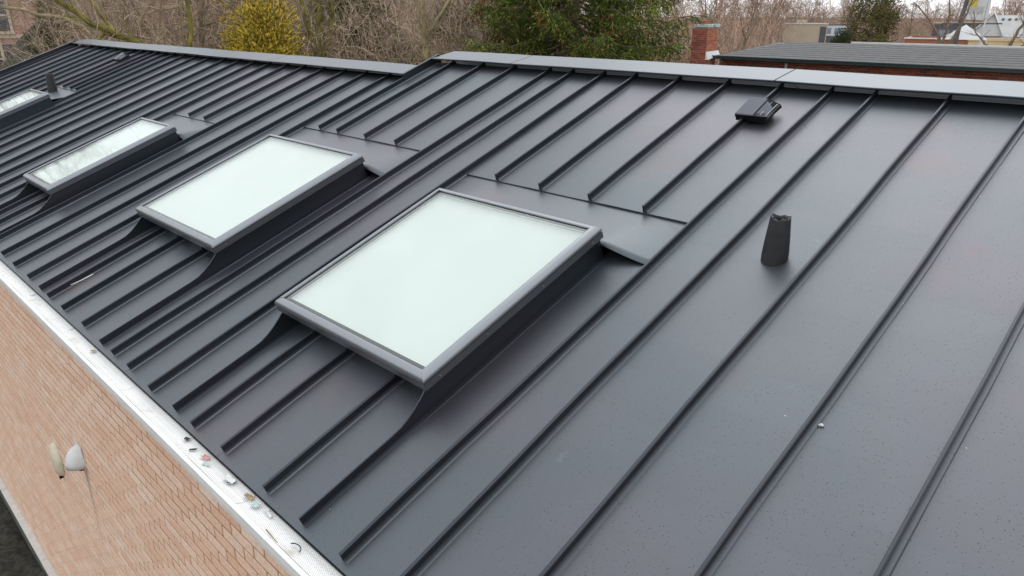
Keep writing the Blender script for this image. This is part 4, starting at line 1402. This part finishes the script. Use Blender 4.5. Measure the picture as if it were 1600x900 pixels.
r_, w, h = flat_building(1203, 1262, 35, 120, 8, M['beige'], 'beige_shop', 'plain beige building with side doorway left of the green tree', M['white'], 0.18)
box('doorway', w / 2 - 0.95, w / 2 - 0.15, -0.06, -0.002, 0.6, h - 0.3, M['dgrey'], r_)
box('roof_box', -w / 2 + 1.6, -w / 2 + 3.0, 1, 3, h + 0.2, h + 0.55, M['beige'], r_)
box('canopy', -w / 2, w / 2 - 1, -0.8, -0.002, h - 2.6, h - 2.45, M['dgrey'], r_)
r_, w, h = flat_building(1258, 1300, 36, 135, 8, M['wsid'], 'white_shop', 'white building with dark lower half behind the green tree', M['dgrey'], 0.12)
box('shopfront', -w / 2, w / 2, -0.08, -0.002, 0, h - 1.6, M['dgrey'], r_)
for k in range(3): box('window', -w / 2 + 0.5 + k * 1.5, -w / 2 + 1.5 + k * 1.5, -0.05, -0.003, h - 1.3, h - 0.4, M['bluep'], r_)
r_, w, h = flat_building(1428, 1492, 33, 98, 8, M['dgrey'], 'grey_building', 'dark grey building with pale blue windows behind the red brick one', M['stone'], 0.15)
for k in range(4): box('window', -w / 2 + 0.6 + k * 1.25, -w / 2 + 1.65 + k * 1.25, -0.06, -0.003, h - 1.75, h - 0.65, M['bluep'], r_)
r_, w, h = flat_building(1577, 1640, 36, 92, 8, M['stone'], 'stone_building', 'pale building with one dark window at the right picture edge', M['wsid'], 0.15)
box('window', -w / 2 + 0.3, -w / 2 + 1.4, -0.06, -0.003, h - 1.35, h - 0.3, M['dgrey'], r_)

def gable_house(px0, pxm, px1, ppeak, peave, dist, label):
    loc, a = frame_at((px0 + px1) / 2, dist)
    k = ppm(dist)
    w = (px1 - px0) / k; hp = hz_(ppeak, dist); he = hz_(peave, dist)
    root = empty('gabled_house', loc, a)
    box('wall', -w / 2, w / 2, 0.3, 7, 0, he, M['wsid'], root)
    # front gable on the left, long roof running right
    gx = -w / 2 + (pxm - px0) / k; gw = (pxm - px0) / k
    obj('gable', [(gx - gw, 0.0, he), (gx + gw * .55, 0.0, he), (gx, 0.0, hp), (gx - gw, 4, he), (gx + gw * .55, 4, he), (gx, 4, hp)], [(0, 1, 2), (5, 4, 3), (0, 2, 5, 3), (1, 4, 5, 2), (0, 3, 4, 1)], M['wsid'], root)
    for sx, e in ((-1, -gw), (1, gw * .55)):
        obj('barge_board', [(gx, -0.25, hp + .1), (gx, 4.1, hp + .1), (gx + e, 4.1, he + .05), (gx + e, -0.25, he + .05), (gx, -0.25, hp + .25), (gx, 4.1, hp + .25), (gx + e * 1.06, 4.1, he + .15), (gx + e * 1.06, -0.25, he + .15)], BOXF, M['white'], root)
    roof = obj('roof', [(gx, 1.0, he), (w / 2 + .2, 1.0, he), (w / 2 - 1.3, 4, hp - .05), (gx, 4, hp - .05), (gx, 7, he), (w / 2 + .2, 7, he)], [(0, 1, 2, 3), (3, 2, 5, 4), (1, 5, 2), (0, 3, 4), (0, 4, 5, 1)], M['groof'], root)
    for t in (0.12, 0.22, 0.32, 0.62, 0.72): 
        box('roof_vent', gx + w * t * .8, gx + w * t * .8 + .25, 3.2, 3.45, hp - .75, hp - .35, M['dgrey'], roof)
    for t, z in ((0.32, 0.95), (0.32, 0.25), (0.62, 0.2)):
        box('window', gx + w * t * .55, gx + w * t * .55 + 1.0, 0.21, 0.298, he - 1.0 + z * .4, he - .55 + z * .4, M['dgrey'], root)
    tag(root, label, 'house')
gable_house(1490, 1514, 1582, 22, 48, 96, 'white gabled house with pale grey roof at the right horizon')

# roadside pylon sign on a dark slanted post
loc, a = frame_at(1476, 70)
pyl = empty('pylon_sign', loc, a)
k = ppm(70)
mb = MB(); mb.tube([(-0.95, 0, 0), (-0.80, 0, hz_(30, 70)), (-0.45, 0, hz_(-22, 70))], 0.16, 8); mb.build('post', M['dgrey'], pyl)
mb = MB(); mb.tube([(0.85, 0, 0), (0.85, 0, hz_(-22, 70))], 0.12, 8); mb.build('post', M['wsid'], pyl)
zt, zb = hz_(-22, 70), hz_(28, 70)
panel = box('cabinet', -0.50, 0.72, -0.12, 0.12, zb, zt, M['wsid'], pyl)
cw = [(0.0, 0.14, [('wsid', 0, 1)]), (0.15, 0.30, [('groof', .1, .9)]), (0.32, 0.50, [('yell', 0, .48), ('wsid', .5, 1)]), (0.52, 0.66, [('yell', 0, .40), ('groof', .55, 1)]), (0.68, 0.98, [('bluep', .1, .9)])]
for t0, t1, cells_ in cw:
    for mt, u0, u1 in cells_:
        box('sign_panel', -0.48 + 1.18 * u0, -0.48 + 1.18 * u1, -0.15, -0.122, zb + (zt - zb) * t0, zb + (zt - zb) * t1, M[mt], panel)
box('cross_bar', -2.0, 2.0, -0.1, 0.1, hz_(33.5, 70), hz_(31.8, 70), M['dgrey'], pyl)
# white tent canopy under it
loc, a = frame_at(1468, 72)
tent = empty('tent_canopy', loc, a)
hw = 1.6; z1 = hz_(34, 72); z0 = hz_(52, 72)
obj('canopy', [(-hw, -hw, z0), (hw, -hw, z0), (hw, hw, z0), (-hw, hw, z0), (0, 0, z1)], [(0, 1, 4), (1, 2, 4), (2, 3, 4), (3, 0, 4), (0, 3, 2, 1)], M['wsid'], tent)
for sx in (-1, 1):
    for sy in (-1, 1): box('pole', sx * hw - .04, sx * hw + .04, sy * hw - .04, sy * hw + .04, 0, z0 - 0.003, M['white'], tent)
tag(pyl, 'tall pylon sign with yellow and white panels and dark slanted post', 'sign')
tag(tent, 'white peaked tent canopy under the pylon sign', 'tent')

# parked cars beyond the neighbour's ridge
def car(px, dist, mat, label, rz=0.0):
    loc, a = frame_at(px, dist)
    root = empty('parked_car', loc, a + rz)
    secs = [(-2.2, .45, .75, .80), (-2.1, .35, .95, .84), (-1.3, .3, 1.02, .88), (-0.75, .3, 1.40, .72), (0.0, .3, 1.48, .70), (0.9, .3, 1.42, .70), (1.55, .3, 1.05, .84), (2.1, .35, .98, .82), (2.25, .45, .8, .78)]
    V = []; F = []
    for (x, zlo, zhi, hw_) in secs:
        zmid = min(zhi, 0.92)
        V += [(x, -0.88, zlo), (x, -0.9, zmid * .9), (x, -hw_, zhi * .97), (x, -hw_ * .8, zhi), (x, hw_ * .8, zhi), (x, hw_, zhi * .97), (x, 0.9, zmid * .9), (x, 0.88, zlo)]
    for i in range(len(secs) - 1):
        for q in range(8):
            q2 = (q + 1) % 8
            F.append((i * 8 + q, i * 8 + q2, i * 8 + 8 + q2, i * 8 + 8 + q))
    F.append(tuple(range(7, -1, -1))); F.append(tuple((len(secs) - 1) * 8 + q for q in range(8)))
    obj('body', V, F, mat, root, smooth=True)
    for sx in (-1.35, 1.35):
        for sy in (-0.8, 0.8):
            mb = MB(); mb.tube([(sx, sy - .1, .33), (sx, sy + .1, .33)], .33, 14); mb.build('wheel', M['blackp'], root)
    mb = MB(); mb.box(-0.7, 0.85, -0.745, 0.745, 1.02, 1.32); mb.build('side_windows', M['wing'], root)
    return tag(root, label, 'car', 'parked cars')
M['carb'] = simple('black_car_paint', (0.02, 0.021, 0.024), 0.2, 0.1, 1)
M['carw'] = simple('pale_blue_car_paint', (0.50, 0.58, 0.66), 0.25, 0.05, 1)
for px, d_, lb in ((1196, 130, 'black parked car roof, left of the beige building'), (1258, 128, 'black parked car roof in front of the beige building'), (1291, 127, 'black parked car roof left of the white ridge strip'), (1325, 126, 'black parked car roof above the white ridge strip')):
    car(px, d_, M['carb'], lb)
car(-2, 78, M['carw'], 'pale blue parked car at the far left edge below the brick building', 0.2)

# evergreen clump and bare trees of the far side
e1 = bushy(51, 11000, 3.2, 2.6, 0.2, 9.2, 'broad olive green evergreen above the white ridge strip', 'olive', 'tree', 'evergreen_tree', size=2.6, lumps=90)
x, y = polar(1330, 82); place(e1, x, y); e1.location.z = GZ
e2 = bushy(52, 2600, 1.6, 1.5, 0.2, 4.0, 'low round green shrub at the left foot of the olive evergreen', 'ivy', 'shrub', 'evergreen_shrub', size=2.2, lumps=30)
x, y = polar(1288, 80); place(e2, x, y); e2.location.z = GZ

farp = [bare_tree(61, 12, 0.16, 0.2, 12, 7, 5, 4, rt=0.010, mats=('bark', 'twigp')), bare_tree(62, 10, 0.13, 0.15, 12, 7, 5, 4, rt=0.010, mats=('bark', 'twigp')), bare_tree(63, 13, 0.18, 0.25, 13, 7, 5, 4, rt=0.010, mats=('bark', 'twigp'))]
usedf = [False] * 3
def put_far(px, dist, sc, label, group):
    k = wr.randrange(3)
    o = farp[k] if not usedf[k] else copy_tree(farp[k])
    usedf[k] = True
    x, y = polar(px, dist)
    place(o, x, y, wr.uniform(0, 6.28), sc)
    o.location.z = GZ
    tag(o, label, 'tree', group)
for i in range(46):
    put_far(wr.uniform(700, 1185), wr.uniform(60, 125), wr.uniform(0.75, 1.1), 'pinkish brown bare tree of the far belt behind spruce and chimney', 'far bare trees behind the spruce and chimney')
for i in range(42):
    put_far(wr.uniform(1190, 1680), wr.uniform(140, 185), wr.uniform(0.75, 1.0), 'hazy bare tree on the skyline behind the right hand buildings', 'far bare trees on the right skyline')
custom_tree([([(0.0, -4.4), (0.0, -0.9), (-0.3, 0.3), (-1.0, 1.2), (-2.0, 2.2)], 0.14, 0.03), ([(0.0, -1.2), (0.5, 0.0), (0.9, 1.2), (1.3, 2.6)], 0.12, 0.03), ([(0.0, -1.0), (0.1, 1.0), (-0.1, 2.8)], 0.1, 0.03)],
            'bare forked tree in front of the low red brick building', 'bark', px=1438, dist=56, seed=71, tw=3, r_t=0.008, tmat='twigp')
custom_tree([([(0.0, -4.4), (0.0, -0.9), (0.5, 0.4), (0.9, 1.6), (1.4, 3.0)], 0.13, 0.03), ([(0.0, -1.0), (-0.7, -0.1), (-1.4, 0.6), (-1.7, 1.7)], 0.07, 0.02), ([(0.1, -0.6), (1.0, 0.0), (1.8, 0.5)], 0.06, 0.02)],
            'bare tree with spreading limbs in front of the cream building', 'bark', px=1528, dist=50, seed=72, tw=3, r_t=0.007, tmat='twigp')

# far belt of bare wood behind the chimney: one mass of stems nobody could count
A = Acc(); br = random.Random(19)
for i in range(9000):
    px = br.uniform(690, 1640)
    dist = br.uniform(62, 118) if px < 1185 else br.uniform(142, 190)
    x, y = polar(px, dist)
    top = br.uniform(2.5, 9.0)
    pts = curve(Vector((x, y, GZ + top * br.uniform(0, 0.5))), Vector((br.gauss(0, .35), br.gauss(0, .35), 1)), top * 0.6, 4, br, 0.2, 0.0)
    A.tube(pts, br.uniform(0.012, 0.03), 0.006, 3)
    for k in range(4):
        q = pts[br.randrange(1, 5)]
        A.tube(curve(q, nrand(br) + Vector((0, 0, .5)), br.uniform(0.7, 2.0), 3, br, 0.25), 0.010, 0.005, 3)
tag(A.obj('far_wood', M['twigp'], None), 'pinkish brown mass of far bare wood behind the chimney', 'wood', kind='stuff')
